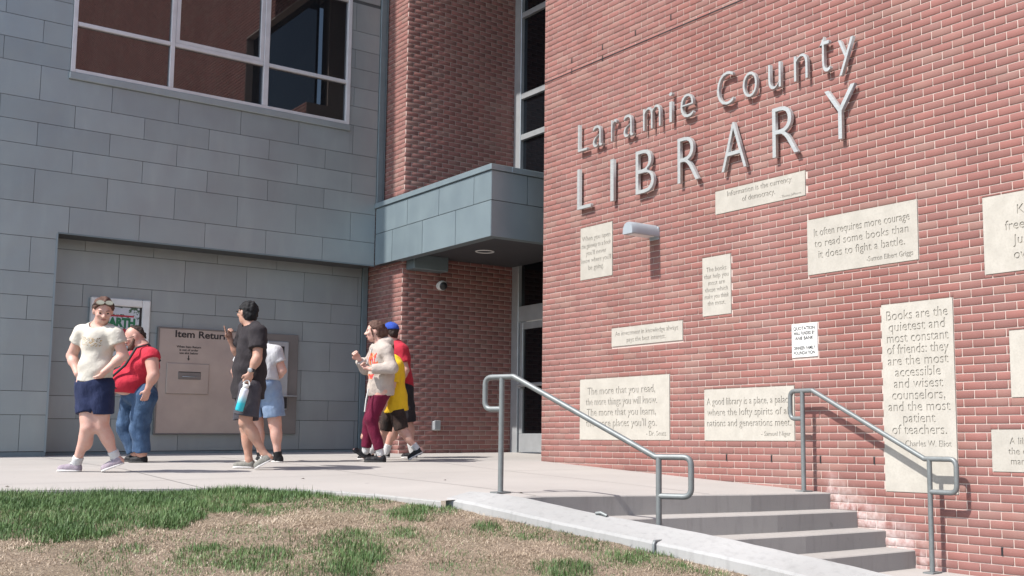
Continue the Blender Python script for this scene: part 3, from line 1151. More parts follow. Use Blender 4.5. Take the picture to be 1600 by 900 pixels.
# the small white donors' plaque
b = MB()
b.cbox(-0.006, 0.05, -0.158, 0.158, -0.157, 0.157, 0.003)
pl = b.build('donor_plaque', M_WHITE, None, (XR, 6.914, 0.8785))
tag(pl, 'small square white plaque with dark capitals crediting the quotation wall', 'plaque')
for i, ln in enumerate(['QUOTATION', 'WALL FUNDED BY', 'ANB BANK', '', 'DINNEEN FAMILY', 'FOUNDATION']):
    if ln:
        obj('text_line', wall_text([ln], 0, 0.132 - i * 0.046, 0.033, 0.046, -0.0078, maxw=0.265), M_BLACK, pl)['kind'] = 'stuff'


def sign(name, label, letters):
    ys = [l[1] for l in letters]
    root = empty(name, (XR, max(ys), letters[0][3]), label, 'sign')
    for ch, ya, yb, z0, z1 in letters:
        me, co = text_mesh(ch, 1.0, 0.5, 'LEFT', -0.018)
        lo, hi = co.min(0), co.max(0)
        u = (co - lo) / (hi - lo)
        V = np.stack([XR - 0.065 + 0.038 * (1 - u[:, 2]), ya + (yb - ya) * u[:, 0], z0 + (z1 - z0) * u[:, 1]], 1) - np.array(root.location)
        set_co(me, V)
        me.materials.clear()
        o = obj('letter', me, M_STEEL, root)
        pins = MB()
        for fy in (0.3, 0.7):
            pins.tube([(XR - 0.03 - root.location.x, ya + (yb - ya) * fy - root.location.y, z0 + (z1 - z0) * 0.06 - root.location.z), (XR + 0.01 - root.location.x, ya + (yb - ya) * fy - root.location.y, z0 + (z1 - z0) * 0.06 - root.location.z)], 0.006, 6)
    return root


BZ, XT, CT = 3.360, 3.610, 3.690
sign('upper_wall_lettering', 'upper row of smaller raised steel letters above the word library', [
    ('L', 10.406, 10.225, BZ, CT), ('a', 10.110, 9.920, BZ - 0.006, XT), ('r', 9.765, 9.660, BZ, XT), ('a', 9.535, 9.350, BZ - 0.006, XT),
    ('m', 9.190, 8.895, BZ, XT), ('i', 8.752, 8.700, BZ, CT), ('e', 8.565, 8.365, BZ - 0.006, XT), ('C', 8.000, 7.765, BZ - 0.008, CT + 0.008),
    ('o', 7.628, 7.430, BZ - 0.006, XT), ('u', 7.275, 7.110, BZ - 0.006, XT), ('n', 6.936, 6.765, BZ, XT), ('t', 6.615, 6.490, BZ - 0.004, CT + 0.01), ('y', 6.390, 6.212, 3.275, XT)])
LZ0, LZ1 = 2.660, 3.148
sign('library_wall_lettering', 'large raised steel capitals spelling LIBRARY on the brick wall', [
    ('L', 10.413, 10.145, LZ0, LZ1), ('I', 9.776, 9.716, LZ0, LZ1), ('B', 9.320, 9.005, LZ0, LZ1), ('R', 8.617, 8.285, LZ0, LZ1),
    ('A', 7.942, 7.590, LZ0, LZ1), ('R', 7.230, 6.900, LZ0 + 0.01, LZ1 + 0.01), ('Y', 6.564, 6.205, LZ0 + 0.025, LZ1 + 0.02)])

# wall light: half-round hood standing out from the wall
wl = empty('wall_light', (XR, 9.07, 2.15), 'half round grey metal wall light sticking out of the brick wall', 'lamp')
b = MB()
n = 18
L = 0.385
prof = [(0.086 * math.cos(math.pi * k / n), 0.012 + 0.122 * math.sin(math.pi * k / n) ** 0.8) for k in range(n + 1)]
v, f = [], []
for d, sc in ((0.0, 1.0), (-0.30, 1.0), (-L + 0.02, 0.985), (-L, 0.93)):
    v += [(d, y * sc, 0.012 + (z - 0.012) * sc) for y, z in prof] + [(d, -0.086 * sc, 0.0), (d, 0.086 * sc, 0.0)]
m_ = n + 3
for i in range(3):
    for k in range(m_):
        f.append((i * m_ + k, (i + 1) * m_ + k, (i + 1) * m_ + (k + 1) % m_, i * m_ + (k + 1) % m_))
b.add(v, f, False)
b.s = [True] * len(b.s)
b.add(v[-m_:], [tuple(range(m_))])
b.build('hood', M_FIXTURE, wl)
part_box('lens', M_WHITE, wl, -0.34, -0.06, -0.06, 0.06, -0.004, 0.004)
part_box('back_plate', M_FIXTURE, wl, -0.012, 0.01, -0.075, 0.075, -0.03, 0.11, 0.003)

# security camera and outlet on the entrance brick wall
sc_ = empty('security_camera', (8.054, 14.30, 2.185), 'round white security camera with black eye on the shaded brick wall', 'camera')
MB().lathe((0, 0.0, 0), (0, -1, 0), [(-0.01, 0.06), (0.03, 0.06), (0.035, 0.045)], 20).build('mount', M_WHITE, sc_)
MB().ball((0, -0.075, 0), 0.074, 12).build('housing', M_WHITE, sc_)
MB().lathe((-0.008, -0.118, -0.012), (-0.35, -1, -0.25), [(0, 0.060), (0.022, 0.050), (0.030, 0.025), (0.032, 0.0)], 18).build('lens', M_BLACK, sc_)
ob = empty('outlet_box', (8.026, 14.30, 0.14), 'small grey weatherproof outlet box low on the shaded brick wall', 'outlet')
part_box('box', M_ALU, ob, -0.058, 0.058, -0.055, 0.01, -0.07, 0.065, 0.01)
part_box('cover', M_ALU, ob, -0.05, 0.05, -0.075, -0.056, -0.06, 0.075, 0.006)


# ---------------------------------------------------------------- handrails
def fillet(path, r, n=6):
    P = [Vector(p) for p in path]
    out = [P[0]]
    for a, c, d in zip(P[:-2], P[1:-1], P[2:]):
        u, w = (a - c).normalized(), (d - c).normalized()
        ang = u.angle(w)
        rr = r if math.degrees(ang) < 120 else r * 0.35
        t = min(rr / math.tan(ang / 2), (a - c).length * 0.48, (d - c).length * 0.48)
        p0, p1 = c + u * t, c + w * t
        for k in range(n + 1):
            q = k / n
            out.append(p0 * (1 - q) ** 2 + c * 2 * q * (1 - q) + p1 * q * q)
    out.append(P[-1])
    return out


def handrail(label, base, u, pts, posts):
    root = empty('handrail', base, label, 'handrail', 'pipe handrails of the steps')
    B = Vector(base)
    at = lambda s, z: Vector((u[0] * s, u[1] * s, z - B.z))
    MB().tube(fillet([at(s, z) for s, z in pts], 0.062), 0.0215, 16).build('rail', M_GALV, root)
    for s, z0, z1 in posts:
        MB().tube([at(s, z0), at(s, z1)], 0.0215, 16).build('post', M_GALV, root)
        p = at(s, z0)
        part_box('base_plate', M_GALV, root, p.x - 0.065, p.x + 0.065, p.y - 0.05, p.y + 0.05, p.z - 0.004, p.z + 0.010, 0.003)
    return root


handrail('grey pipe handrail fixed beside the brick wall, over the tallest slab', (7.60, 6.82, -0.512), (0, -1),
         [(0.0, 0.148), (-0.15, 0.148), (-0.15, 0.401), (0.12, 0.401), (1.32, -0.196), (1.62, -0.196), (1.62, -0.462), (1.36, -0.462)],
         [(0.0, -0.510, 0.395), (1.365, -1.108, -0.200)])
handrail('grey pipe handrail standing by the pale low wall, in front of the entrance', (4.679, 7.308, -0.435), (0.3765, -0.9264),
         [(0.0, 0.203), (-0.158, 0.203), (-0.158, 0.452), (0.11, 0.452), (1.345, -0.156), (1.626, -0.156), (1.626, -0.432), (1.37, -0.432)],
         [(0.0, -0.440, 0.447), (1.37, -1.07, -0.156)])


# ---------------------------------------------------------------- book return and poster case in the zinc recess
def front_text(lines, xc, ztop, size, step, y, align='CENTER', maxw=None, bold=0.0):
    allv, allf, n = [], [], 0
    for i, ln in enumerate(lines):
        me, co = text_mesh(ln, size * 1.38, 0.0, align, bold)
        w = co[:, 0].max() - co[:, 0].min()
        sx = maxw / w if maxw else 1.0
        V = np.stack([xc + co[:, 0] * sx, np.full(len(co), y), ztop - size - i * step + co[:, 1]], 1)
        allf += [tuple(v + n for v in p.vertices) for p in me.polygons]
        allv.append(V)
        n += len(co)
        bpy.data.meshes.remove(me)
    me = bpy.data.meshes.new('lettering')
    me.from_pydata(np.concatenate(allv).tolist(), [], allf)
    me.update()
    return me


YR = 15.396
br = empty('book_return', (5.42, YR, 0.02), 'wide taupe metal book return panel lettered Item Return', 'book return')
part_box('panel', M_TAUPE, br, -0.96, 0.26, -0.045, 0.002, 0.0, 1.415, 0.005)
part_box('machine_panel', M_TAUPE2, br, 0.264, 0.955, -0.050, 0.002, 0.0, 1.415, 0.005)
plate = part_box('slot_plate', M_TAUPE, br, -0.842, -0.291, -0.062, -0.046, 0.535, 0.945, 0.006)
part_box('slot_flap', M_TAUPE2, plate, -0.695, -0.40, -0.070, -0.0625, 0.73, 0.835, 0.004)
part_box('bezel', M_ALU, br, 0.50, 0.81, -0.075, -0.051, 0.34, 1.31, 0.012)
part_box('screen', M_BLACK, br, 0.54, 0.74, -0.079, -0.0755, 1.04, 1.24, 0.002)
part_box('intake', M_BLACK, br, 0.60, 0.80, -0.081, -0.0755, 0.36, 0.52, 0.002)
part_box('shelf', M_ALU, br, 0.55, 0.93, -0.13, -0.08, 0.53, 0.545, 0.003)
obj('heading', front_text(['Item Return'], -0.40, 1.39, 0.094, 0.1, -0.0475, maxw=0.70, bold=0.0032), M_BLACK, br)
for i, ln in enumerate(['When Item Return', 'is out of order', 'use slot below']):
    obj('text_line', front_text([ln], -0.565, 1.185 - i * 0.042, 0.030, 0.042, -0.0475, bold=0.001), M_BLACK, br)['kind'] = 'stuff'
bf = MB()
for q in ((-0.972, -0.948, -0.006, 1.421), (0.246, 0.2635, -0.006, 1.421)):
    bf.cbox(q[0], q[1], -0.054, 0.0, q[2], q[3], 0.004)
bf.cbox(-0.9478, 0.2458, -0.0535, 0.0, 1.401, 1.421, 0.004)
bf.cbox(-0.9478, 0.2458, -0.0535, 0.0, -0.006, 0.016, 0.004)
bf.build('trim', M_TAUPE2, br)
part_box('slot_opening', M_BLACK, plate, -0.69, -0.405, -0.0712, -0.0702, 0.822, 0.831)
hb = MB()
hb.tube([(-0.64, -0.0705, 0.765), (-0.64, -0.088, 0.765), (-0.455, -0.088, 0.765), (-0.455, -0.0705, 0.765)], 0.006, 8)
hb.build('pull_handle', M_ALU, plate)
ar = MB()
ar.add([(-0.571, -0.0475, 1.055), (-0.559, -0.0475, 1.055), (-0.559, -0.0475, 1.012), (-0.571, -0.0475, 1.012)], [(0, 1, 2, 3)])
ar.add([(-0.585, -0.0475, 1.0125), (-0.545, -0.0475, 1.0125), (-0.565, -0.0475, 0.984)], [(0, 1, 2)])
ar.build('arrow', M_BLACK, br)

M_PRINT, nt, bs = new_mat('poster_print')
p = pos(nt)
leaf = ramp(nt, noise(nt, p, 26, 3), 0.52, 0.56)
col = mixc(nt, leaf, (0.50, 0.53, 0.55), (0.05, 0.10, 0.06))
nt.links.new(col, bs.inputs['Base Color'])
bs.inputs['Roughness'].default_value = 0.5
M_RED = simple('red_ink', (0.42, 0.03, 0.05), rough=0.6)
M_GREENINK = simple('green_ink', (0.02, 0.16, 0.07), rough=0.6)
M_PAPER = simple('pale_print', (0.55, 0.56, 0.60), rough=0.6)
pc = empty('poster_case', (3.975, YR, 1.0), 'white framed poster case with a poster lettered EARTH in green', 'poster case')
fr = MB()
for q in ((-0.365, -0.265, -0.10, 0.775), (0.265, 0.365, -0.10, 0.775)):
    fr.cbox(q[0], q[1], -0.06, 0.002, q[2], q[3], 0.012)
fr.cbox(-0.2648, 0.2648, -0.0595, 0.002, 0.675, 0.775, 0.012)
fr.cbox(-0.2648, 0.2648, -0.0595, 0.002, -0.10, 0.0, 0.012)
fr.build('frame', M_WHITE, pc)
part_box('backing', M_BLACK, pc, -0.266, 0.266, -0.024, 0.001, -0.001, 0.676)
pr = part_box('poster', M_PRINT, pc, -0.24, 0.235, -0.028, -0.0245, 0.02, 0.665)
part_box('pale_block', M_PAPER, pr, -0.238, 0.10, -0.0292, -0.0285, 0.575, 0.655)
part_box('red_band', M_RED, pr, -0.20, 0.17, -0.0293, -0.0285, 0.540, 0.562)
part_box('pale_band', M_PAPER, pr, -0.22, 0.20, -0.0294, -0.0288, 0.405, 0.532)
obj('title', front_text(['EARTH'], 0.0, 0.525, 0.11, 0.1, -0.0300, maxw=0.38, bold=0.01), M_GREENINK, pr)
part_box('red_patch', M_RED, pr, -0.15, 0.08, -0.0295, -0.0285, 0.32, 0.385)


# ---------------------------------------------------------------- grass
def blades(x, y, z, h, w, lean, az, curl):
    """arrays -> verts, tris; blade of 5 vertices"""
    n = len(x)
    ca, sa = np.cos(az), np.sin(az)
    lx, ly = ca * lean, sa * lean
    wx, wy = -sa * w / 2, ca * w / 2
    V = np.zeros((n, 5, 3))
    B = np.stack([x, y, z], 1)
    M_ = B + np.stack([lx * 0.45 * h, ly * 0.45 * h, h * 0.60 * np.sqrt(np.clip(1 - lean ** 2 * 0.93, 0.02, 1))], 1)
    T = B + np.stack([lx * h * (1 + curl), ly * h * (1 + curl), h * np.sqrt(np.clip(1 - (lean * (1 + 0.3 * curl)) ** 2, 0.01, 1))], 1)
    W = np.stack([wx, wy, np.zeros(n)], 1)
    V[:, 0], V[:, 1] = B - W, B + W
    V[:, 2], V[:, 3] = M_ - W * 0.8, M_ + W * 0.8
    V[:, 4] = T
    F = np.array([(0, 1, 3), (0, 3, 2), (2, 3, 4)])[None] + 5 * np.arange(n)[:, None, None]
    return V.reshape(-1, 3), F.reshape(-1, 3)


BLOBS = [(3.01, 6.26, 0.27, 0.47, 1), (3.33, 6.38, 0.2, 0.38, 0.75), (2.69, 5.9, 0.25, 0.26, 0.95), (2.38, 6.22, 0.21, 0.28, 0.85), (2.11, 6.36, 0.16, 0.28, 0.75), (1.9, 6.1, 0.13, 0.15, 0.4), (2.72, 6.72, 0.12, 0.18, 0.35), (3.04, 7.63, 0.2, 0.42, 0.55), (3.38, 7.88, 0.28, 0.46, 0.7), (3.66, 7.78, 0.26, 0.38, 0.6), (3.89, 7.17, 0.21, 0.35, 1), (4.14, 7.16, 0.09, 0.27, 0.8), (4.14, 6.6, 0.12, 0.16, 0.9), (4.28, 6.3, 0.19, 0.15, 0.6), (3.94, 5.46, 0.19, 0.23, 1), (4.53, 5.54, 0.24, 0.2, 0.65), (4.72, 5.3, 0.2, 0.18, 0.75), (4.79, 5.63, 0.17, 0.12, 0.7), (4.83, 5.12, 0.16, 0.14, 0.6), (2.77, 6.45, 0.11, 0.16, 0.4), (3.44, 6.27, 0.12, 0.25, 0.4), (3.44, 5.94, 0.1, 0.15, 0.3), (1.38, 6.68, 0.1, 0.12, 0.35), (1.81, 6.59, 0.12, 0.13, 0.45), (1.52, 6.31, 0.1, 0.1, 0.25), (3.51, 6.92, 0.11, 0.18, 0.4), (3.3, 5.7, 0.15, 0.14, 0.35), (4.48, 5.82, 0.17, 0.1, 0.5)]


def vnoise(x, y, s, seed):
    """value noise"""
    g = np.random.default_rng(seed).random((64, 64))
    u, v = x * s, y * s
    i, j = np.floor(u).astype(int), np.floor(v).astype(int)
    fu, fv = smooth01(u - i), smooth01(v - j)
    a = g[i % 64, j % 64] * (1 - fu) + g[(i + 1) % 64, j % 64] * fu
    b_ = g[i % 64, (j + 1) % 64] * (1 - fu) + g[(i + 1) % 64, (j + 1) % 64] * fu
    return a * (1 - fv) + b_ * fv


def lush(x, y):
    """0..1 how green the turf is here"""
    edge = np.interp(x, [-3, 0.7, 1.26, 1.54, 1.70, 2.13, 2.58, 3.10, 3.56, 4.2], [7.5, 7.24, 7.02, 6.83, 6.84, 6.99, 7.50, 7.89, 8.07, 8.6])
    n = (vnoise(x, y, 3.0, 1) - 0.5) * 0.35 + (vnoise(x, y, 9.0, 2) - 0.5) * 0.16
    d = smooth01((y - edge + n) / 0.16 + 0.5)
    rx, ry = RP[:2] / np.linalg.norm(RP[:2]), FP[:2] / np.linalg.norm(FP[:2])
    for cx_, cy_, ra, rb, w in BLOBS:
        a = ((x - cx_) * rx[0] + (y - cy_) * rx[1]) / ra
        b_ = ((x - cx_) * ry[0] + (y - cy_) * ry[1]) / rb
        q = a * a + b_ * b_
        d = np.maximum(d, w * np.clip(1.15 - 0.8 * q + n * 2.6, 0, 1))
    return d


def wall_x(y):
    s = (7.24 - y) / 0.928
    return np.where(y < 7.27, 4.250 + 0.3726 * s, np.interp(-y, [-9.8, -9.42, -9.1, -9.0, -8.88, -8.52, -8.23, -7.89, -7.52, -7.23], [-2, 1.0, 2.46, 2.89, 3.31, 3.66, 3.82, 3.95, 4.04, 4.12]) - 0.01)


def scatter(n, ylo=4.6, yhi=9.45):
    x = RNG.uniform(-0.6, 5.3, n)
    y = RNG.uniform(ylo, yhi, n)
    # only where the camera could plausibly look
    d = x * FP[0] + y * FP[1]
    ux = (x * RP[0] + y * RP[1]) / d * 1725.34 + 1016.64
    k = (x < wall_x(y) - 0.015) & (ux > -140) & (ux < 1320)
    return x[k], y[k]


# green blades
x, y = scatter(430000)
g = np.maximum(lush(x, y), 0.30 * smooth01((vnoise(x, y, 3.1, 77) - 0.42) / 0.3))
k = RNG.random(len(x)) < g * np.clip(0.25 + 1.1 * vnoise(x, y, 4.3, 31) * (0.5 + vnoise(x, y, 13, 32)), 0.25, 1.0)
x, y, g = x[k], y[k], g[k]
n = len(x)
thin = vnoise(x, y, 5.5, 21)
h = (0.016 + 0.026 * g) * RNG.uniform(0.45, 1.5, n) * (0.65 + 0.6 * thin)
near = np.clip((y - 8.2) / 1.2, 0, 1) * (x < 3.3)
h *= 1 + 0.55 * near
lean = np.clip(np.abs(RNG.normal(0.45, 0.28, n)), 0, 0.96)
V, F = blades(x, y, z_lawn(x, y) - 0.004, h, RNG.uniform(0.0022, 0.0044, n), lean, RNG.uniform(0, 2 * math.pi, n), RNG.uniform(-0.1, 0.4, n))
tag(obj('green_grass', fast_mesh('green_grass', V, F), M_GREEN), 'green tufts and band of lawn grass below the plaza edge', 'grass', kind='stuff')
# taller wisps
x, y = scatter(5000)
g = lush(x, y)
k = RNG.random(len(x)) < g * 0.5
x, y = x[k], y[k]
n = len(x)
V, F = blades(x, y, z_lawn(x, y) - 0.004, RNG.uniform(0.05, 0.095, n), RNG.uniform(0.003, 0.005, n), np.clip(np.abs(RNG.normal(0.4, 0.25, n)), 0, 0.9), RNG.uniform(0, 2 * math.pi, n), RNG.uniform(0, 0.4, n))
tag(obj('tall_grass', fast_mesh('tall_grass', V, F), M_GREEN), 'scattered taller green grass blades above the turf', 'grass', kind='stuff')
# dead straw
x, y = scatter(330000)
g = lush(x, y)
pat = vnoise(x, y, 2.3, 5) * 0.6 + vnoise(x, y, 8, 6) * 0.4
k = RNG.random(len(x)) < np.clip(1.08 - g, 0.10, 1) * np.clip(2.1 * pat - 0.45, 0.12, 1.1)
x, y = x[k], y[k]
n = len(x)
V, F = blades(x, y, z_lawn(x, y) - 0.001, RNG.uniform(0.012, 0.044, n), RNG.uniform(0.0013, 0.0032, n), np.clip(1 - np.abs(RNG.normal(0.0, 0.13, n)), 0.2, 0.995), RNG.uniform(0, 2 * math.pi, n), RNG.uniform(0, 0.3, n))
tag(obj('dry_grass', fast_mesh('dry_grass', V, F), M_STRAW), 'matted dead straw coloured grass over the bare lawn', 'grass', kind='stuff')
# a few dead leaves on the paving
M_LEAF = simple('dead_leaf', (0.10, 0.075, 0.05), rough=0.9)
leafme = MB().add([(-0.018, 0, 0.002), (0, -0.009, 0.008), (0.02, 0, 0.004), (0, 0.010, 0.010), (0.0, 0.0, 0.003)], [(0, 1, 4), (1, 2, 4), (2, 3, 4), (3, 0, 4)]).mesh('fallen_leaf')
leafme.materials.append(M_LEAF)
for (lx, ly, lab) in ((4.05, 9.55, 'tiny dead leaf on the plaza below the dark clothed man'), (5.02, 8.75, 'tiny dead leaf on the plaza left of the low wall end'), (4.80, 7.20, 'tiny dead leaf at the foot of the left handrail post'), (1.75, 9.6, 'tiny dead leaf on the plaza at the left edge by the grass')):
    o = bpy.data.objects.new('fallen_leaf', leafme)
    COL.objects.link(o)
    o.location = (lx, ly, float(z_plaza(lx, ly)) + 0.001)
    o.rotation_euler = (0, 0, lx * 7)
    tag(o, lab, 'leaf', 'dead leaves on the plaza')


# ---------------------------------------------------------------- people
class Field:
    """signed distance field on a grid, meshed as one continuous surface"""

    def __init__(self, lo, hi, h):
        self.lo = np.array(lo, float)
        self.h = h
        n = np.ceil((np.array(hi) - self.lo) / h).astype(int) + 1
        self.ax = [self.lo[i] + h * np.arange(n[i]) for i in range(3)]
        self.F = np.full(n, 0.3, np.float32)

    def _sl(self, lo, hi):
        s = []
        for i in range(3):
            a = int(np.clip(np.floor((lo[i] - self.lo[i]) / self.h), 0, len(self.ax[i])))
            b_ = int(np.clip(np.ceil((hi[i] - self.lo[i]) / self.h) + 1, 0, len(self.ax[i])))
            s.append(slice(a, b_))
        return tuple(s)

    def _grid(self, sl):
        return np.meshgrid(*[self.ax[i][sl[i]] for i in range(3)], indexing='ij', sparse=True)

    def put(self, prim, k=0.02, sub=False):
        fn, lo, hi = prim
        pad = k + 0.03
        sl = self._sl(np.array(lo) - pad, np.array(hi) + pad)
        f = self.F[sl]
        if f.size == 0:
            return self
        d = fn(*self._grid(sl))
        if sub:
            d = -d
            t = np.clip(0.5 - 0.5 * (d - f) / k, 0, 1)
            self.F[sl] = d * (1 - t) + f * t + k * t * (1 - t)
        else:
            t = np.clip(0.5 + 0.5 * (d - f) / k, 0, 1)
            self.F[sl] = d * (1 - t) + f * t - k * t * (1 - t)
        return self

    def cut(self, p, n):
        """keep the side of plane through p where (q-p).n < 0"""
        sl = (slice(None),) * 3
        X, Y, Z = self._grid(sl)
        n = np.array(n, float) / np.linalg.norm(n)
        self.F = np.maximum(self.F, ((X - p[0]) * n[0] + (Y - p[1]) * n[1] + (Z - p[2]) * n[2]).astype(np.float32))
        return self

    def wrinkle(self, amp, sc=1.0, seed=0, dirv=(0, 0, 1)):
        r = np.random.default_rng(seed)
        X, Y, Z = self._grid((slice(None),) * 3)
        w = 0
        for i in range(5):
            a = r.normal(0, 1, 3)
            a = a / np.linalg.norm(a) * r.uniform(18, 52) * sc
            q = r.normal(0, 1, 3) * 9
            w = w + np.sin(a[0] * X + a[1] * Y + a[2] * Z + 1.4 * np.sin(q[0] * X + q[1] * Y + q[2] * Z) + r.uniform(0, 6))
        self.F += (amp * w / 2.4).astype(np.float32)
        return self

    def mesh(self, name):
        F = self.F
        F[0], F[-1] = 0.3, 0.3
        F[:, 0], F[:, -1] = 0.3, 0.3
        F[:, :, 0], F[:, :, -1] = 0.3, 0.3
        s = F < 0
        nx_, ny_, nz_ = F.shape
        cnt = np.zeros((nx_ - 1, ny_ - 1, nz_ - 1), np.uint8)
        for i in (0, 1):
            for j in (0, 1):
                for k in (0, 1):
                    cnt += s[i:nx_ - 1 + i, j:ny_ - 1 + j, k:nz_ - 1 + k]
        act = np.argwhere((cnt > 0) & (cnt < 8))
        I, J, K = act.T
        acc = np.zeros((len(act), 3))
        num = np.zeros(len(act))
        cor = [(i, j, k) for i in (0, 1) for j in (0, 1) for k in (0, 1)]
        for a in cor:
            for d in range(3):
                if a[d]:
                    continue
                b_ = list(a)
                b_[d] = 1
                fa = F[I + a[0], J + a[1], K + a[2]]
                fb = F[I + b_[0], J + b_[1], K + b_[2]]
                mk = (fa < 0) != (fb < 0)
                t = np.where(mk, fa / np.where(mk, fa - fb, 1), 0)
                p_ = np.tile(np.array(a, float), (len(act), 1))
                p_[:, d] = t
                acc += p_ * mk[:, None]
                num += mk
        V = self.lo + (act + acc / num[:, None]) * self.h
        idx = np.full(cnt.shape, -1, np.int64)
        idx[I, J, K] = np.arange(len(act))
        faces = []
        for d in range(3):
            e, f_ = (d + 1) % 3, (d + 2) % 3
            a = [slice(None)] * 3
            b_ = [slice(None)] * 3
            a[d], b_[d] = slice(0, -1), slice(1, None)
            ch = s[tuple(a)] != s[tuple(b_)]
            P = np.argwhere(ch)
            ok = (P[:, e] > 0) & (P[:, f_] > 0) & (P[:, e] < F.shape[e] - 1) & (P[:, f_] < F.shape[f_] - 1)
            P = P[ok]
            ins = s[P[:, 0], P[:, 1], P[:, 2]]
            q = []
            for de, df in ((0, 0), (-1, 0), (-1, -1), (0, -1)):
                c = P.copy()
                c[:, e] += de
                c[:, f_] += df
                q.append(idx[c[:, 0], c[:, 1], c[:, 2]])
            Q = np.stack(q, 1)
            Q[~ins] = Q[~ins][:, ::-1]
            faces.append(Q)
        return fast_mesh(name, V, np.concatenate(faces), True)


def V3(a):
    return np.array(a, float)


def unitv(a):
    a = V3(a)
    return a / np.linalg.norm(a)


def capsule(a, b_, ra, rb, cutp=None, flat=None):
    """tapered capsule; cutp = list of (point, normal) planes; flat = (axis, factor) squashes the section"""
    a, b_ = V3(a), V3(b_)
    ab = b_ - a
    L2 = float(ab @ ab) + 1e-9

    def fn(X, Y, Z):
        x, y_, z = X - a[0], Y - a[1], Z - a[2]
        t = np.clip((x * ab[0] + y_ * ab[1] + z * ab[2]) / L2, 0, 1)
        x, y_, z = x - t * ab[0], y_ - t * ab[1], z - t * ab[2]
        if flat is not None:
            ax, fc = unitv(flat[0]), flat[1]
            q = x * ax[0] + y_ * ax[1] + z * ax[2]
            g_ = q * (1 / fc - 1)
            x, y_, z = x + g_ * ax[0], y_ + g_ * ax[1], z + g_ * ax[2]
        d = np.sqrt(x * x + y_ * y_ + z * z) - (ra + (rb - ra) * t)
        if cutp:
            for p_, n_ in cutp:
                n_ = unitv(n_)
                d = np.maximum(d, (X - p_[0]) * n_[0] + (Y - p_[1]) * n_[1] + (Z - p_[2]) * n_[2])
        return d
    r = max(ra, rb) * (max(1, flat[1]) if flat else 1)
    return fn, np.minimum(a, b_) - r, np.maximum(a, b_) + r


def ellipsoid(c, r, axes=None):
    c, r = V3(c), V3(r)
    A = np.eye(3) if axes is None else np.array([unitv(q) for q in axes])

    def fn(X, Y, Z):
        x, y_, z = X - c[0], Y - c[1], Z - c[2]
        u = [x * A[i][0] + y_ * A[i][1] + z * A[i][2] for i in range(3)]
        k0 = np.sqrt((u[0] / r[0]) ** 2 + (u[1] / r[1]) ** 2 + (u[2] / r[2]) ** 2)
        k1 = np.sqrt((u[0] / r[0] ** 2) ** 2 + (u[1] / r[1] ** 2) ** 2 + (u[2] / r[2] ** 2) ** 2) + 1e-9
        return k0 * (k0 - 1) / k1
    m_ = np.full(3, r.max())
    return fn, c - m_, c + m_


def hand_prims(w, g_, side, pose, sz=1.0):
    """w wrist, g_ centre of the hand, side = direction towards the thumb"""
    d = unitv(V3(g_) - V3(w))
    s = V3(side) - d * (V3(side) @ d)
    s = unitv(s)
    nrm = np.cross(d, s)
    w = V3(w)
    pc_ = w + d * 0.048 * sz
    P = [(capsule(w, pc_, 0.025 * sz, 0.030 * sz, flat=(nrm, 0.62)), 0.012), (ellipsoid(pc_, (0.040 * sz, 0.038 * sz, 0.017 * sz), (s, d, nrm)), 0.01)]
    base = w + d * 0.084 * sz
    curl = {'relaxed': 0.55, 'fist': 1.5, 'point': 1.5, 'flat': 0.12}[pose]
    for i, (o, ln) in enumerate(((0.028, 0.072), (0.009, 0.080), (-0.010, 0.074), (-0.028, 0.058))):
        cc = 0.0 if (pose == 'point' and i == 0) else curl
        p0 = base + s * o * sz
        d1 = d * math.cos(cc * 0.5) + nrm * math.sin(cc * 0.5)
        p1 = p0 + d1 * ln * 0.5 * sz
        d2 = d * math.cos(cc * 1.5) + nrm * math.sin(cc * 1.5)
        p2 = p1 + d2 * ln * 0.5 * sz
        P += [(capsule(p0 - d * 0.015, p1, 0.0095 * sz, 0.0088 * sz), 0.004), (capsule(p1, p2, 0.0088 * sz, 0.0075 * sz), 0.004)]
    t0 = w + d * 0.030 * sz + s * 0.026 * sz
    t1 = t0 + (s * 0.65 + d * 0.7 + nrm * 0.25) * 0.036 * sz
    t2 = t1 + (s * (0.1 if pose != 'flat' else 0.5) + d * 0.8 + nrm * 0.55) * 0.030 * sz
    P += [(capsule(t0 - s * 0.01, t1, 0.013 * sz, 0.011 * sz), 0.008), (capsule(t1, t2, 0.0105 * sz, 0.0085 * sz), 0.004)]
    return P


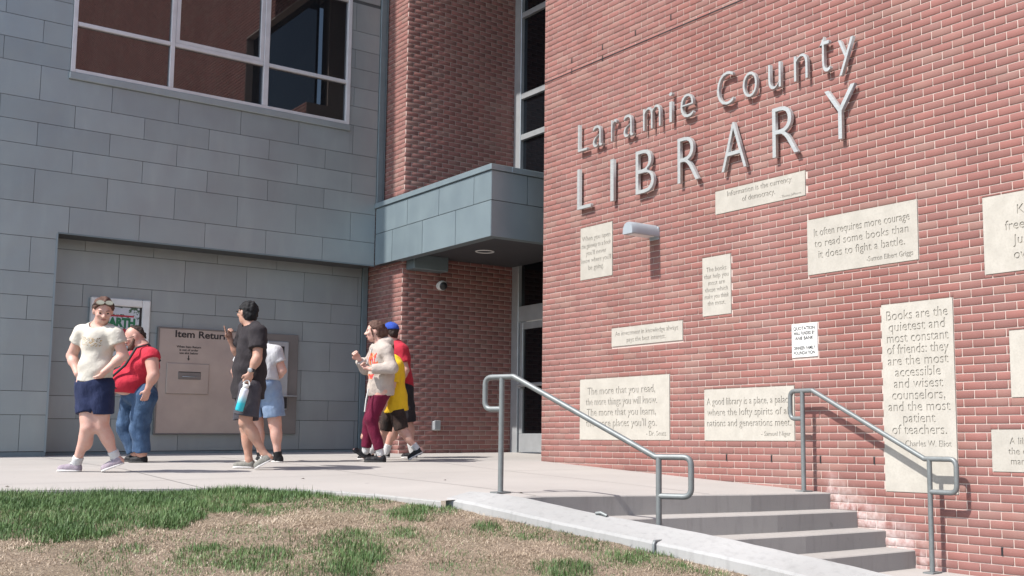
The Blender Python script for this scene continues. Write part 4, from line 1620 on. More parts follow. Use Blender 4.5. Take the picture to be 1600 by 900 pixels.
class Person:
    def __init__(self, key, label, R, skin, group='people walking across the plaza'):
        sp = PEOPLE[key]
        self.root = empty('person', sp['root'], label, 'person', group)
        self.J = {k: V3(v) for k, v in sp['J'].items()}
        J = self.J
        self.left = unitv(J['SL'] - J['SR'])
        self.up = unitv(J['neck'] - J['pelvis'])
        self.left = unitv(self.left - self.up * (self.left @ self.up))
        self.fwd = np.cross(self.left, self.up)
        self.face = unitv(sp['face'])
        self.hl = unitv(np.cross((0, 0, 1), self.face))
        self.hu = np.cross(self.face, self.hl)
        self.R = dict(chest=(0.165, 0.115), waist=(0.145, 0.105), hip=(0.165, 0.12), sh=0.062, ua=(0.050, 0.042), fa=(0.040, 0.027), th=(0.088, 0.062), sn=(0.058, 0.036), belly=0.0, head=1.0, neck=0.054)
        self.R.update(R)
        self.skin = skin
        P = np.array(list(J.values()))
        self.lo, self.hi = P.min(0) - 0.34, P.max(0) + 0.34
        self.lo[2] = -0.03

    def torso(self, off=0.0, k=0.05):
        J, R = self.J, self.R
        ax = (self.left, self.fwd, self.up)
        H = np.linalg.norm(J['neck'] - J['pelvis'])
        w = J['waist'] + self.fwd * R['belly'] * 0.6
        P = [(ellipsoid(J['chest'], (R['chest'][0] + off, R['chest'][1] + off, 0.36 * H + off), ax), k),
             (ellipsoid(w, (R['waist'][0] + off, R['waist'][1] + off, 0.28 * H + off), ax), k),
             (ellipsoid(J['pelvis'], (R['hip'][0] + off, R['hip'][1] + off, 0.13 + off), ax), k),
             (capsule(J['SR'] + self.left * 0.02, J['SL'] - self.left * 0.02, R['sh'] + off, R['sh'] + off), k)]
        for s in ('SL', 'SR'):
            P.append((capsule(J['neck'] - self.up * 0.015, J[s], 0.046 + off, R['sh'] * 0.85 + off), k))
        if R['belly']:
            P.append((ellipsoid(J['waist'] + self.fwd * R['belly'], (R['waist'][0] * 0.92 + off, R['waist'][1] * 0.9 + off, 0.22 * H + off), ax), k))
        return P

    def limb(self, a, b_, r, off=0.0, t=1.0, cutn=True, k=0.03, start=0.0, flare=0.0):
        A, B_ = self.J[a], self.J[b_]
        s0, e = A + (B_ - A) * start, A + (B_ - A) * t
        r0 = r[0] + (r[1] - r[0]) * start
        r1 = r[0] + (r[1] - r[0]) * t
        d = unitv(B_ - A)
        if t < 1 and cutn:
            e2 = A + (B_ - A) * min(t + 0.15, 1.3)
            return (capsule(s0, e2, r0 + off, r1 + off + flare, cutp=[(e, d)]), k)
        return (capsule(s0, e, r0 + off, r1 + off + flare), k)

    def head_prims(self):
        c, f, l, u, s = self.J['head'], self.face, self.hl, self.hu, self.R['head']
        ax = (l, f, u)
        e = lambda df, dl, du, r: ellipsoid(c + (f * df + l * dl + u * du) * s, V3(r) * s, ax)
        P = [(e(-0.012, 0, 0.026, (0.074, 0.094, 0.088)), 0.02), (e(0.024, 0, -0.028, (0.060, 0.066, 0.082)), 0.02), (e(0.040, 0, -0.082, (0.036, 0.040, 0.030)), 0.03),
             (capsule(c + (f * 0.084 + u * 0.012) * s, c + (f * 0.110 - u * 0.022) * s, 0.008 * s, 0.0135 * s), 0.014), (e(0.098, 0.010, -0.026, (0.010, 0.010, 0.008)), 0.006), (e(0.098, -0.010, -0.026, (0.010, 0.010, 0.008)), 0.006),
             (capsule(c + (f * 0.078 + l * 0.032 + u * 0.022) * s, c + (f * 0.078 - l * 0.032 + u * 0.022) * s, 0.013 * s, 0.013 * s), 0.014),
             (e(0.074, 0.036, -0.018, (0.024, 0.018, 0.02)), 0.02), (e(0.074, -0.036, -0.018, (0.024, 0.018, 0.02)), 0.02),
             (e(0.089, 0, -0.050, (0.022, 0.011, 0.006)), 0.007), (e(0.087, 0, -0.060, (0.019, 0.011, 0.007)), 0.007)]
        for sg in (1, -1):
            P.append((e(-0.004, sg * 0.075, -0.006, (0.010, 0.020, 0.031)), 0.008))
        P.append((capsule(c - (u * 0.06 + f * 0.018) * s, self.J['neck'] + self.up * 0.0, self.R['neck'], self.R['neck'] * 1.12), 0.03))
        return P

    def body(self, hl='relaxed', hr='relaxed', sideL=None, sideR=None, h=0.008):
        J, R = self.J, self.R
        fl = Field(self.lo, self.hi, h)
        for q, k in self.torso(-0.006):
            fl.put(q, k)
        for s in 'LR':
            fl.put(*self.limb('S' + s, 'E' + s, R['ua']))
            fl.put(*self.limb('E' + s, 'W' + s, R['fa'], k=0.02))
            mid = J['E' + s] * 0.7 + J['W' + s] * 0.3
            fl.put(ellipsoid(mid, (R['fa'][0] * 1.06,) * 3), 0.03)
            fl.put(*self.limb('H' + s, 'K' + s, R['th'], k=0.04))
            fl.put(*self.limb('K' + s, 'A' + s, R['sn'], k=0.02))
            kd = unitv(J['A' + s] - J['K' + s])
            calf = J['K' + s] + (J['A' + s] - J['K' + s]) * 0.3 - self.toe_dir(s) * 0.014
            fl.put(ellipsoid(calf, (R['sn'][0] * 1.0, R['sn'][0] * 1.0, 0.11), (self.toe_dir(s), np.cross(kd, self.toe_dir(s)), kd)), 0.03)
            fl.put(capsule(J['A' + s], J['C' + s] * 0.8 + J['T' + s] * 0.2 + V3((0, 0, 0.04)), R['sn'][1], 0.034), 0.02)
            fl.put(capsule(J['C' + s] * 0.85 + J['T' + s] * 0.15 + V3((0, 0, 0.04)), J['T' + s] * 0.85 + J['C' + s] * 0.15 + V3((0, 0, 0.028)), 0.032, 0.02), 0.02)
        for s, pose, sd in (('L', hl, sideL), ('R', hr, sideR)):
            sd = self.fwd if sd is None else V3(sd)
            for q, k in hand_prims(J['W' + s], J['G' + s], sd, pose):
                fl.put(q, k)
        for q, k in self.head_prims():
            fl.put(q, k)
        c, f, l, u, sc = J['head'], self.face, self.hl, self.hu, R['head']
        for sg in (1, -1):
            fl.put(ellipsoid(c + (f * 0.092 + l * sg * 0.031 + u * 0.004) * sc, V3((0.016, 0.012, 0.009)) * sc, (l, f, u)), 0.01, sub=True)
        o = obj('body', fl.mesh('body'), self.skin, self.root)
        for sg in (1, -1):
            b_ = MB()
            p_ = c + (f * 0.0765 + l * sg * 0.031 + u * 0.003) * sc
            b_.ball(p_, 0.0105 * sc, 8)
            e = b_.build('eye', M_EYE, o)
            b_ = MB()
            q0 = c + (f * 0.088 + l * sg * 0.014 + u * 0.026) * sc
            q1 = c + (f * 0.090 + l * sg * 0.030 + u * 0.031) * sc
            q2 = c + (f * 0.076 + l * sg * 0.047 + u * 0.026) * sc
            b_.tube([q0, q1, q2], [0.003, 0.0036, 0.002], 6)
            b_.build('eyebrow', M_BROW, o)
        b_ = MB()
        b_.tube([c + (f * 0.091 + l * 0.022 - u * 0.054) * sc, c + (f * 0.099 - u * 0.052) * sc, c + (f * 0.091 - l * 0.022 - u * 0.054) * sc], [0.003, 0.0065, 0.003], 6)
        b_.build('lips', M_LIP, o)
        self.bodyobj = o
        return o

    def toe_dir(self, s):
        return unitv(self.J['T' + s] - self.J['C' + s])

    def garment(self, name, mt, prims, h=0.010, cuts=(), subs=(), wr=0.0, seed=1, wsc=1.0):
        fl = Field(self.lo, self.hi, h)
        for q, k in prims:
            fl.put(q, k)
        if wr:
            fl.wrinkle(wr, wsc, seed)
        for p_, n_ in cuts:
            fl.cut(p_, n_)
        for q in subs:
            fl.put(q, 0.006, sub=True)
        return obj(name, fl.mesh(name), mt, self.root)

    def neck_hole(self, r=0.068, drop=0.0, fwd=0.012):
        J = self.J
        a = J['neck'] + self.up * (-0.02 - drop) + self.fwd * fwd
        return capsule(a, a + (J['head'] - J['neck']) * 0.9 + self.up * 0.06, r, r * 1.15)

    def shirt(self, name, mt, hem, off=0.018, sleeve=0.6, soff=0.016, hemn=None, wr=0.004, seed=1, extra=(), neck=0.066, drop=0.0, flare=0.012, h=0.010):
        """hem: point on the hem plane"""
        J, R = self.J, self.R
        cutn = -self.up if hemn is None else V3(hemn)
        fl = Field(self.lo, self.hi, h)
        for q, k in self.torso(off):
            fl.put(q, k)
        for q, k in extra:
            fl.put(q, k)
        fl.wrinkle(wr, 1.0, seed)
        fl.cut(hem, cutn)
        for s in 'LR':
            if sleeve <= 1:
                fl.put(*self.limb('S' + s, 'E' + s, R['ua'], off=soff, t=sleeve, flare=flare))
            else:
                fl.put(*self.limb('S' + s, 'E' + s, R['ua'], off=soff))
                fl.put(*self.limb('E' + s, 'W' + s, (R['fa'][0] + 0.006, R['fa'][1] + 0.01), off=soff, t=sleeve - 1))
        fl.wrinkle(wr * 0.35, 1.3, seed + 100)
        fl.put(self.neck_hole(neck, drop), 0.006, sub=True)
        return obj(name, fl.mesh(name), mt, self.root)

    def pants(self, name, mt, top, off=0.014, thigh=0.7, shin=None, flare=0.02, wr=0.004, seed=3, h=0.010, extra=(), gap=0.014):
        J, R = self.J, self.R
        ax = (self.left, self.fwd, self.up)
        fl = Field(self.lo, self.hi, h)
        fl.put(ellipsoid(J['pelvis'], (R['hip'][0] + off, R['hip'][1] + off, 0.15), ax), 0.04)
        for q, k in extra:
            fl.put(q, k)
        for s in 'LR':
            if shin is None:
                fl.put(*self.limb('H' + s, 'K' + s, R['th'], off=off, t=thigh, flare=flare))
            else:
                fl.put(*self.limb('H' + s, 'K' + s, R['th'], off=off))
                fl.put(*self.limb('K' + s, 'A' + s, (R['sn'][0] + 0.006, R['sn'][1] + 0.012), off=off, t=shin, flare=flare))
        mid = (J['HL'] + J['HR']) / 2
        kn = (J['KL'] + J['KR']) / 2
        dn = unitv(kn - mid)
        sdv = J['KL'] - J['KR'] + (J['HL'] - J['HR']) * 0.5
        sdv = unitv(sdv - dn * (sdv @ dn))
        if gap:
            fl.put(capsule(mid + dn * 0.13, mid + dn * 0.50, gap * 0.35, gap, flat=(np.cross(dn, sdv), 16.0)), 0.012, sub=True)
        fl.wrinkle(wr, 1.0, seed)
        fl.cut(top, self.up)
        return obj(name, fl.mesh(name), mt, self.root)

    def shoes(self, upper, sole, lace=None, hgt=0.075, thick=0.024, wid=0.043):
        for s in 'LR':
            T, C = self.J['T' + s], self.J['C' + s]
            d = unitv(T - C)
            sd = unitv(np.cross((0, 0, 1), d))
            n_ = np.cross(d, sd)
            L = np.linalg.norm(T - C)
            a, b_ = C + d * 0.035, T - d * 0.045
            lo, hi = np.minimum(T, C) - 0.12, np.maximum(T, C) + 0.17
            fl = Field(lo, hi, 0.007)
            z = n_ * thick
            fl.put(capsule(a + z, a + n_ * (hgt * 0.72), 0.040, 0.034, flat=(sd, 0.92)), 0.02)
            fl.put(capsule(a + z * 1.2, b_ + z * 0.9, 0.044, 0.040, flat=(sd, 1.0)), 0.02)
            fl.put(capsule(a + n_ * (hgt * 0.62), a + d * (L * 0.38) + n_ * (hgt * 0.42), 0.034, 0.030), 0.02)
            fl.cut(C + n_ * 0.012, -n_)
            fl.cut(C + n_ * (hgt + 0.03), n_)
            sh_ = obj('shoe', fl.mesh('shoe'), upper, self.root)
            fl = Field(lo, hi, 0.006)
            fl.put(capsule(a, b_, 0.046, wid), 0.01)
            fl.put(capsule(a + d * L * 0.2, b_ - d * 0.01 - sd * 0.004, 0.04, wid * 1.06), 0.01)
            fl.cut(C + n_ * thick, n_)
            fl.cut(C + n_ * 0.001, -n_)
            obj('sole', fl.mesh('sole'), sole, sh_)
            if lace:
                b2 = MB()
                for q in (0.34, 0.43, 0.52):
                    p_ = C + d * (L * q) + n_ * (thick + 0.052 + (0.43 - q) * 0.16)
                    b2.tube([p_ - sd * 0.03 - n_ * 0.012, p_ + n_ * 0.006, p_ + sd * 0.03 - n_ * 0.012], 0.005, 6)
                b2.build('laces', lace, sh_)

    def socks(self, mt, hgt=0.10, r=0.008):
        J = self.J
        for s in 'LR':
            a, b_ = J['A' + s], J['K' + s]
            d = unitv(b_ - a)
            fl = Field(np.minimum(a, J['C' + s]) - 0.13, np.maximum(a, J['C' + s]) + 0.22, 0.008)
            fl.put(capsule(a - d * 0.04, a + d * (hgt + 0.06), self.R['sn'][1] + r, self.R['sn'][1] + r + 0.008, cutp=[(a + d * hgt, d)]), 0.01)
            obj('sock', fl.mesh('sock'), mt, self.root)

    def hair(self, mt, grow=0.014, front=0.058, low=-0.06, extra=(), fringe=0.052, h=0.007):
        """cap of hair over the skull; front = how far forward, low = how far down at the back"""
        c, f, l, u, s = self.J['head'], self.face, self.hl, self.hu, self.R['head']
        ax = (l, f, u)
        fl = Field(c - 0.22, c + 0.22, h)
        fl.put(ellipsoid(c + (f * -0.014 + u * 0.028) * s, (V3((0.077, 0.096, 0.090)) + grow) * s, ax), 0.01)
        fl.put(ellipsoid(c + (f * -0.040 - u * 0.02) * s, (V3((0.068, 0.062, 0.075)) + grow * 0.8) * s, ax), 0.02)
        fl.wrinkle(0.0035, 3.4, 4)
        for sg in (1, -1):
            fl.put(ellipsoid(c + (l * sg * 0.085 - u * 0.012 + f * 0.008) * s, V3((0.03, 0.024, 0.038)) * s, ax), 0.01, sub=True)
        n_ = unitv(f * 0.86 - u * 0.50)
        fl.cut(c + (f * front + u * fringe) * s, n_)
        fl.cut(c + u * low * s - f * 0.05 * s, unitv(-u * 0.9 + f * 0.35))
        for q, k in extra:
            fl.put(q, k)
        fl.wrinkle(0.0028, 4.2, 14)
        return obj('hair', fl.mesh('hair'), mt, self.root)


M_EYE = simple('eye_dark', (0.05, 0.035, 0.03), rough=0.2)
M_BROW = simple('brow_hair', (0.06, 0.035, 0.025), rough=0.8)
M_LIP = simple('lip_skin', (0.36, 0.13, 0.12), rough=0.5)
SKIN1 = mat_skin('fair_skin', (0.53, 0.335, 0.275))
SKIN2 = mat_skin('ruddy_skin', (0.50, 0.30, 0.24))
SKIN3 = mat_skin('tan_skin', (0.42, 0.255, 0.19))
M_HAIRD = simple('dark_hair', (0.028, 0.020, 0.017), (0.05, 0.035, 0.03), scale=30, rough=0.75, bstr=0.9, bscale=120, stretch=(1, 1, 0.3), spec=0.2)
M_HAIRB = simple('brown_hair', (0.075, 0.040, 0.032), (0.11, 0.065, 0.05), scale=30, rough=0.75, bstr=0.9, bscale=120, stretch=(1, 1, 0.3), spec=0.2)
M_HAIRK = simple('black_hair', (0.010, 0.010, 0.011), (0.02, 0.02, 0.021), scale=30, rough=0.75, bstr=1.0, bscale=110, spec=0.2)
F_CREAM = mat_fabric('cream_jersey', (0.66, 0.62, 0.55))
F_NAVY = mat_fabric('navy_denim', (0.012, 0.018, 0.050), (0.022, 0.030, 0.075))
F_RED = mat_fabric('red_jersey', (0.46, 0.030, 0.050), (0.36, 0.022, 0.040))
F_JEAN = mat_fabric('blue_denim', (0.060, 0.105, 0.185), (0.030, 0.060, 0.12))
F_BLACK = mat_fabric('black_jersey', (0.022, 0.019, 0.022), (0.030, 0.026, 0.029))
F_CHAR = mat_fabric('charcoal_shorts', (0.050, 0.048, 0.058), (0.070, 0.066, 0.078))
F_WHITE = mat_fabric('white_jersey', (0.50, 0.50, 0.51))
F_LBLUE = mat_fabric('washed_denim', (0.23, 0.31, 0.43), (0.17, 0.24, 0.36))
F_OAT = mat_fabric('oatmeal_fleece', (0.60, 0.53, 0.47), (0.52, 0.46, 0.41), wr=0.5)
F_WINE = mat_fabric('maroon_leggings', (0.13, 0.010, 0.035), (0.10, 0.008, 0.028))
F_YEL = mat_fabric('yellow_jersey', (0.72, 0.47, 0.025), (0.64, 0.41, 0.02))
F_MESH = mat_fabric('black_mesh_shorts', (0.018, 0.016, 0.015), (0.055, 0.035, 0.03))
F_CAP = mat_fabric('blue_cap_cloth', (0.03, 0.07, 0.34))
F_SOCK = mat_fabric('white_sock', (0.55, 0.55, 0.55))
F_SHOEG = mat_fabric('grey_canvas', (0.22, 0.215, 0.19), (0.17, 0.165, 0.15))
F_SHOEL = mat_fabric('mauve_canvas', (0.33, 0.28, 0.31), (0.26, 0.22, 0.26))
F_SHOEB = mat_fabric('black_leather', (0.014, 0.014, 0.016), rough=0.5)
M_SOLEW = simple('white_rubber', (0.62, 0.60, 0.58), rough=0.7)
M_SOLEB = simple('black_rubber', (0.02, 0.02, 0.02), rough=0.7)
M_LENS = simple('sunglass_lens', (0.30, 0.30, 0.24), (0.20, 0.20, 0.16), rough=0.15)
M_STRAP = simple('black_strap', (0.02, 0.02, 0.022), rough=0.7)
M_CORD = simple('pale_cord', (0.60, 0.60, 0.58), rough=0.8)
PEOPLE = {
'A': {'root': [2.734, 10.9, -0.326], 'face': [-0.113, -0.914, -0.391], 'J': {'head': [-0.111, -0.2, 1.44], 'neck': [-0.122, -0.119, 1.307], 'chest': [-0.118, -0.114, 1.157], 'waist': [-0.121, -0.08, 0.939], 'pelvis': [-0.108, -0.041, 0.78], 'SR': [-0.228, 0.004, 1.257], 'SL': [-0.011, -0.267, 1.228], 'ER': [-0.273, 0.126, 1.048], 'WR': [-0.247, -0.004, 0.88], 'GR': [-0.195, 0.002, 0.807], 'EL': [0.057, -0.285, 1.04], 'WL': [-0.095, -0.266, 0.886], 'GL': [-0.111, -0.134, 0.799], 'HR': [-0.158, 0.016, 0.769], 'HL': [-0.063, -0.117, 0.767], 'KR': [-0.144, -0.048, 0.4], 'AR': [-0.188, 0.1, 0.091], 'TR': [-0.338, 0.16, 0.007], 'CR': [-0.154, 0.095, 0.004], 'KL': [-0.043, -0.068, 0.4], 'AL': [0.089, -0.063, 0.141], 'TL': [-0.016, -0.036, -0.002], 'CL': [0.154, -0.095, 0.071]}},
'B': {'root': [3.608, 12.754, -0.284], 'face': [-0.898, 0.21, -0.387], 'J': {'head': [-0.175, -0.081, 1.342], 'neck': [-0.093, -0.109, 1.24], 'chest': [-0.09, -0.084, 1.047], 'waist': [-0.151, -0.031, 0.854], 'pelvis': [-0.09, -0.04, 0.744], 'SR': [-0.051, 0.127, 1.186], 'SL': [-0.078, -0.37, 1.129], 'ER': [-0.13, 0.324, 0.924], 'WR': [-0.254, 0.253, 0.777], 'GR': [-0.299, 0.245, 0.727], 'EL': [-0.064, -0.444, 0.922], 'WL': [-0.1, -0.393, 0.781], 'GL': [-0.111, -0.373, 0.707], 'HR': [-0.104, 0.12, 0.721], 'HL': [-0.068, -0.199, 0.713], 'KR': [-0.143, 0.186, 0.401], 'AR': [-0.037, 0.164, 0.116], 'TR': [-0.144, 0.214, 0.004], 'CR': [0.006, 0.138, 0.002], 'KL': [-0.088, -0.12, 0.372], 'AL': [-0.054, -0.111, 0.112], 'TL': [-0.169, -0.052, -0.001], 'CL': [-0.006, -0.138, -0.002]}},
'C': {'root': [4.188, 10.854, -0.328], 'face': [-0.375, 0.927, 0.021], 'J': {'head': [-0.194, 0.041, 1.538], 'neck': [-0.162, 0.009, 1.391], 'chest': [-0.151, 0.001, 1.2], 'waist': [-0.163, 0.015, 0.992], 'pelvis': [-0.156, 0.034, 0.822], 'SR': [-0.144, 0.209, 1.362], 'SL': [-0.168, -0.199, 1.319], 'ER': [-0.152, 0.377, 1.158], 'WR': [-0.249, 0.336, 1.287], 'GR': [-0.276, 0.322, 1.356], 'EL': [-0.194, -0.26, 1.07], 'WL': [-0.244, -0.239, 0.939], 'GL': [-0.261, -0.227, 0.872], 'HR': [-0.127, 0.144, 0.801], 'HL': [-0.178, -0.062, 0.793], 'KR': [-0.121, 0.17, 0.408], 'AR': [-0.086, 0.146, 0.086], 'TR': [-0.224, 0.21, 0.01], 'CR': [-0.038, 0.13, 0.006], 'KL': [-0.207, -0.041, 0.456], 'AL': [-0.028, -0.097, 0.151], 'TL': [-0.108, -0.074, -0.003], 'CL': [0.038, -0.13, 0.089]}},
'D': {'root': [4.785, 12.177, -0.295], 'face': [0.422, 0.885, -0.197], 'J': {'head': [-0.158, 0.177, 1.39], 'neck': [-0.16, 0.064, 1.274], 'chest': [-0.161, 0.008, 1.114], 'waist': [-0.162, -0.009, 0.963], 'pelvis': [-0.148, -0.004, 0.85], 'SL': [-0.291, 0.131, 1.208], 'SR': [-0.037, -0.111, 1.213], 'EL': [-0.342, 0.243, 1.011], 'WL': [-0.238, 0.374, 0.861], 'GL': [-0.187, 0.414, 0.835], 'ER': [0.036, -0.145, 1.014], 'WR': [0.018, 0.074, 0.886], 'GR': [0.009, 0.162, 0.875], 'HL': [-0.21, 0.094, 0.809], 'HR': [-0.047, -0.044, 0.809], 'KL': [-0.122, 0.116, 0.413], 'AL': [-0.058, 0.137, 0.078], 'TL': [-0.012, 0.33, 0.006], 'CL': [-0.072, 0.094, 0.002], 'KR': [0.019, -0.043, 0.412], 'AR': [0.056, -0.052, 0.079], 'TR': [0.076, 0.177, 0.003], 'CR': [0.072, -0.094, -0.002]}},
'E': {'root': [5.872, 11.798, -0.301], 'face': [-0.908, 0.41, -0.09], 'J': {'head': [-0.125, -0.13, 1.487], 'neck': [-0.071, -0.157, 1.355], 'chest': [-0.046, -0.151, 1.165], 'waist': [-0.037, -0.128, 0.961], 'pelvis': [-0.028, -0.117, 0.83], 'SR': [-0.031, 0.016, 1.294], 'SL': [-0.078, -0.335, 1.256], 'ER': [-0.089, 0.163, 1.068], 'WR': [-0.192, 0.104, 1.172], 'GR': [-0.238, 0.11, 1.223], 'EL': [-0.047, -0.424, 1.057], 'WL': [-0.247, -0.292, 1.041], 'GL': [-0.288, -0.247, 1.063], 'HR': [-0.007, -0.013, 0.804], 'HL': [-0.052, -0.198, 0.797], 'KR': [-0.057, 0.094, 0.451], 'AR': [-0.064, 0.143, 0.157], 'TR': [-0.206, 0.21, 0.128], 'CR': [-0.031, 0.155, 0.003], 'KL': [-0.124, -0.091, 0.485], 'AL': [-0.027, -0.122, 0.13], 'TL': [-0.176, -0.032, -0.001], 'CL': [0.031, -0.155, -0.003]}},
'F': {'root': [6.305, 12.106, -0.296], 'face': [-0.674, 0.725, -0.139], 'J': {'head': [-0.215, -0.007, 1.325], 'neck': [-0.16, -0.035, 1.196], 'chest': [-0.108, -0.057, 1.044], 'waist': [-0.092, -0.038, 0.816], 'pelvis': [-0.077, -0.031, 0.679], 'SR': [-0.1, 0.095, 1.128], 'SL': [-0.161, -0.205, 1.103], 'ER': [-0.086, 0.209, 0.901], 'WR': [-0.135, 0.272, 0.746], 'GR': [-0.154, 0.298, 0.685], 'EL': [-0.208, -0.212, 0.875], 'WL': [-0.254, -0.148, 0.703], 'GL': [-0.271, -0.122, 0.628], 'HR': [-0.054, 0.06, 0.65], 'HL': [-0.101, -0.111, 0.646], 'KR': [-0.115, 0.156, 0.344], 'AR': [-0.225, 0.256, 0.115], 'TR': [-0.364, 0.342, 0.006], 'CR': [-0.187, 0.262, 0.005], 'KL': [-0.032, -0.14, 0.351], 'AL': [0.127, -0.23, 0.132], 'TL': [0.033, -0.189, -0.003], 'CL': [0.187, -0.262, 0.094]}},
'G': {'root': [6.739, 12.817, -0.283], 'face': [-0.41, 0.91, -0.052], 'J': {'head': [-0.24, -0.05, 1.584], 'neck': [-0.186, -0.074, 1.439], 'chest': [-0.129, -0.094, 1.237], 'waist': [-0.094, -0.09, 1.012], 'pelvis': [-0.085, -0.079, 0.882], 'SR': [-0.113, 0.098, 1.372], 'SL': [-0.194, -0.264, 1.338], 'ER': [-0.076, 0.21, 1.107], 'WR': [-0.163, 0.242, 0.94], 'GR': [-0.191, 0.273, 0.891], 'EL': [-0.153, -0.316, 1.096], 'WL': [-0.227, -0.265, 0.904], 'GL': [-0.265, -0.24, 0.856], 'HR': [-0.051, 0.017, 0.838], 'HL': [-0.1, -0.178, 0.831], 'KR': [-0.068, 0.103, 0.432], 'AR': [-0.135, 0.182, 0.099], 'TR': [-0.256, 0.255, 0.005], 'CR': [-0.095, 0.186, 0.003], 'KL': [-0.04, -0.168, 0.414], 'AL': [0.035, -0.176, 0.117], 'TL': [-0.087, -0.11, -0.002], 'CL': [0.095, -0.186, -0.003]}},
}
GRP = 'people walking across the plaza'

# ---- woman in a cream tee and navy shorts
w = Person('A', 'woman in cream printed tee and navy shorts, hands in her pockets', dict(chest=(0.138, 0.105), waist=(0.142, 0.110), hip=(0.155, 0.118), ua=(0.050, 0.045), fa=(0.041, 0.028), th=(0.088, 0.064), sn=(0.055, 0.034), sh=0.052, neck=0.052), SKIN1)
J = w.J
w.body('fist', 'fist')
F_TEE, nt, bs = new_mat('printed_cream_jersey')
tc = nt.nodes.new('ShaderNodeTexCoord').outputs['Object']
pcen = J['chest'] + w.up * 0.015 + w.fwd * 0.13
dist = nd(nt, 'ShaderNodeVectorMath', {0: tc, 1: tuple(pcen)}, operation='SUBTRACT')
dl = nd(nt, 'ShaderNodeVectorMath', {0: dist.outputs[0], 1: tuple(w.left)}, operation='DOT_PRODUCT').outputs['Value']
du = nd(nt, 'ShaderNodeVectorMath', {0: dist.outputs[0], 1: tuple(w.up)}, operation='DOT_PRODUCT').outputs['Value']
df = nd(nt, 'ShaderNodeVectorMath', {0: dist.outputs[0], 1: tuple(w.fwd)}, operation='DOT_PRODUCT').outputs['Value']
inl = math_n(nt, 'LESS_THAN', math_n(nt, 'ABSOLUTE', dl), 0.105)
inu = math_n(nt, 'LESS_THAN', math_n(nt, 'ABSOLUTE', du), 0.040)
inf = math_n(nt, 'GREATER_THAN', df, -0.09)
pat = math_n(nt, 'GREATER_THAN', noise(nt, tc, 120, 3), 0.54)
mk = math_n(nt, 'MULTIPLY', math_n(nt, 'MULTIPLY', inl, inu), math_n(nt, 'MULTIPLY', inf, pat))
ink = mixc(nt, ramp(nt, noise(nt, tc, 40, 1), 0.45, 0.55), (0.12, 0.09, 0.05), (0.42, 0.25, 0.08))
nt.links.new(mixc(nt, mk, (0.50, 0.47, 0.41), ink), bs.inputs['Base Color'])
bs.inputs['Roughness'].default_value = 0.9
bump(nt, bs, noise(nt, tc, 17, 3), 0.35, 0.03)
w.shirt('tee', F_TEE, J['pelvis'] + w.up * 0.040, off=0.012, sleeve=0.42, soff=0.016, wr=0.006, seed=2, neck=0.074, drop=0.035, flare=0.014)
w.pants('shorts', F_NAVY, J['pelvis'] + w.up * 0.10, off=0.014, thigh=0.66, flare=0.016, wr=0.005)
w.hair(M_HAIRB, 0.012, 0.050, -0.055, extra=[(capsule(J['head'] - w.face * 0.10 - w.hu * 0.02, J['head'] - w.face * 0.12 - w.hu * 0.06, 0.04, 0.025), 0.02)])
w.socks(F_SOCK, 0.055)
w.shoes(F_SHOEL, M_SOLEW, M_CORD)
c, f, l, u = J['head'], w.face, w.hl, w.hu
b = MB()
for sg in (1, -1):
    pz = c + f * 0.066 + l * sg * 0.036 + u * 0.098
    q = []
    for k in range(14):
        a = 2 * math.pi * k / 14
        q.append(pz + l * 0.033 * math.cos(a) + (u * 0.6 - f * 0.8) * 0.022 * math.sin(a))
    nn = unitv(f * 0.6 + u * 0.8) * 0.006
    b.add([tuple(p_ + nn) for p_ in q] + [tuple(p_ - nn) for p_ in q], [tuple(range(14)), tuple(range(27, 13, -1))] + [(k, (k + 1) % 14, 14 + (k + 1) % 14, 14 + k) for k in range(14)])
b.tube([c + f * 0.07 + l * 0.006 + u * 0.10, c + f * 0.07 - l * 0.006 + u * 0.10], 0.004, 6)
sg_ = b.build('sunglasses', M_LENS, w.root)
b = MB()
for sg in (1, -1):
    b.tube([c + f * 0.060 + l * sg * 0.070 + u * 0.095, c + f * 0.0 + l * sg * 0.088 + u * 0.05, c - f * 0.05 + l * sg * 0.085 + u * 0.01], 0.004, 6)
b.build('temple', M_STRAP, sg_)
b = MB()
ch = [J['neck'] + w.left * 0.062 + w.fwd * 0.055 + w.up * 0.0, J['neck'] + w.left * 0.03 + w.fwd * 0.115 - w.up * 0.075, J['neck'] + w.fwd * 0.138 - w.up * 0.11, J['neck'] - w.left * 0.03 + w.fwd * 0.115 - w.up * 0.075, J['neck'] - w.left * 0.062 + w.fwd * 0.055]
b.tube(ch, 0.003, 6)
b.build('necklace', M_CORD, w.root)

# ---- heavy man in red sleeveless tee
w = Person('B', 'heavy bearded man in red sleeveless shirt and jeans, head bowed', dict(chest=(0.205, 0.165), waist=(0.215, 0.195), hip=(0.195, 0.165), ua=(0.072, 0.058), fa=(0.050, 0.031), th=(0.112, 0.085), sn=(0.076, 0.056), sh=0.066, belly=0.085, neck=0.068, head=1.02), SKIN2)
J = w.J
w.body('relaxed', 'relaxed')
w.shirt('shirt', F_RED, J['pelvis'] + w.up * 0.015, off=0.012, sleeve=0.16, soff=0.014, wr=0.006, seed=5, neck=0.080, drop=0.02)
w.pants('jeans', F_JEAN, J['pelvis'] + w.up * 0.13, off=0.012, shin=0.99, flare=0.012, wr=0.009, seed=8)
c, f, l, u = J['head'], w.face, w.hl, w.hu
w.hair(M_HAIRD, 0.005, -0.030, -0.07, fringe=0.07)
fl = Field(c - 0.2, c + 0.2, 0.006)
fl.put(ellipsoid(c + f * 0.044 - u * 0.088, (0.055, 0.055, 0.040), (l, f, u)), 0.02)
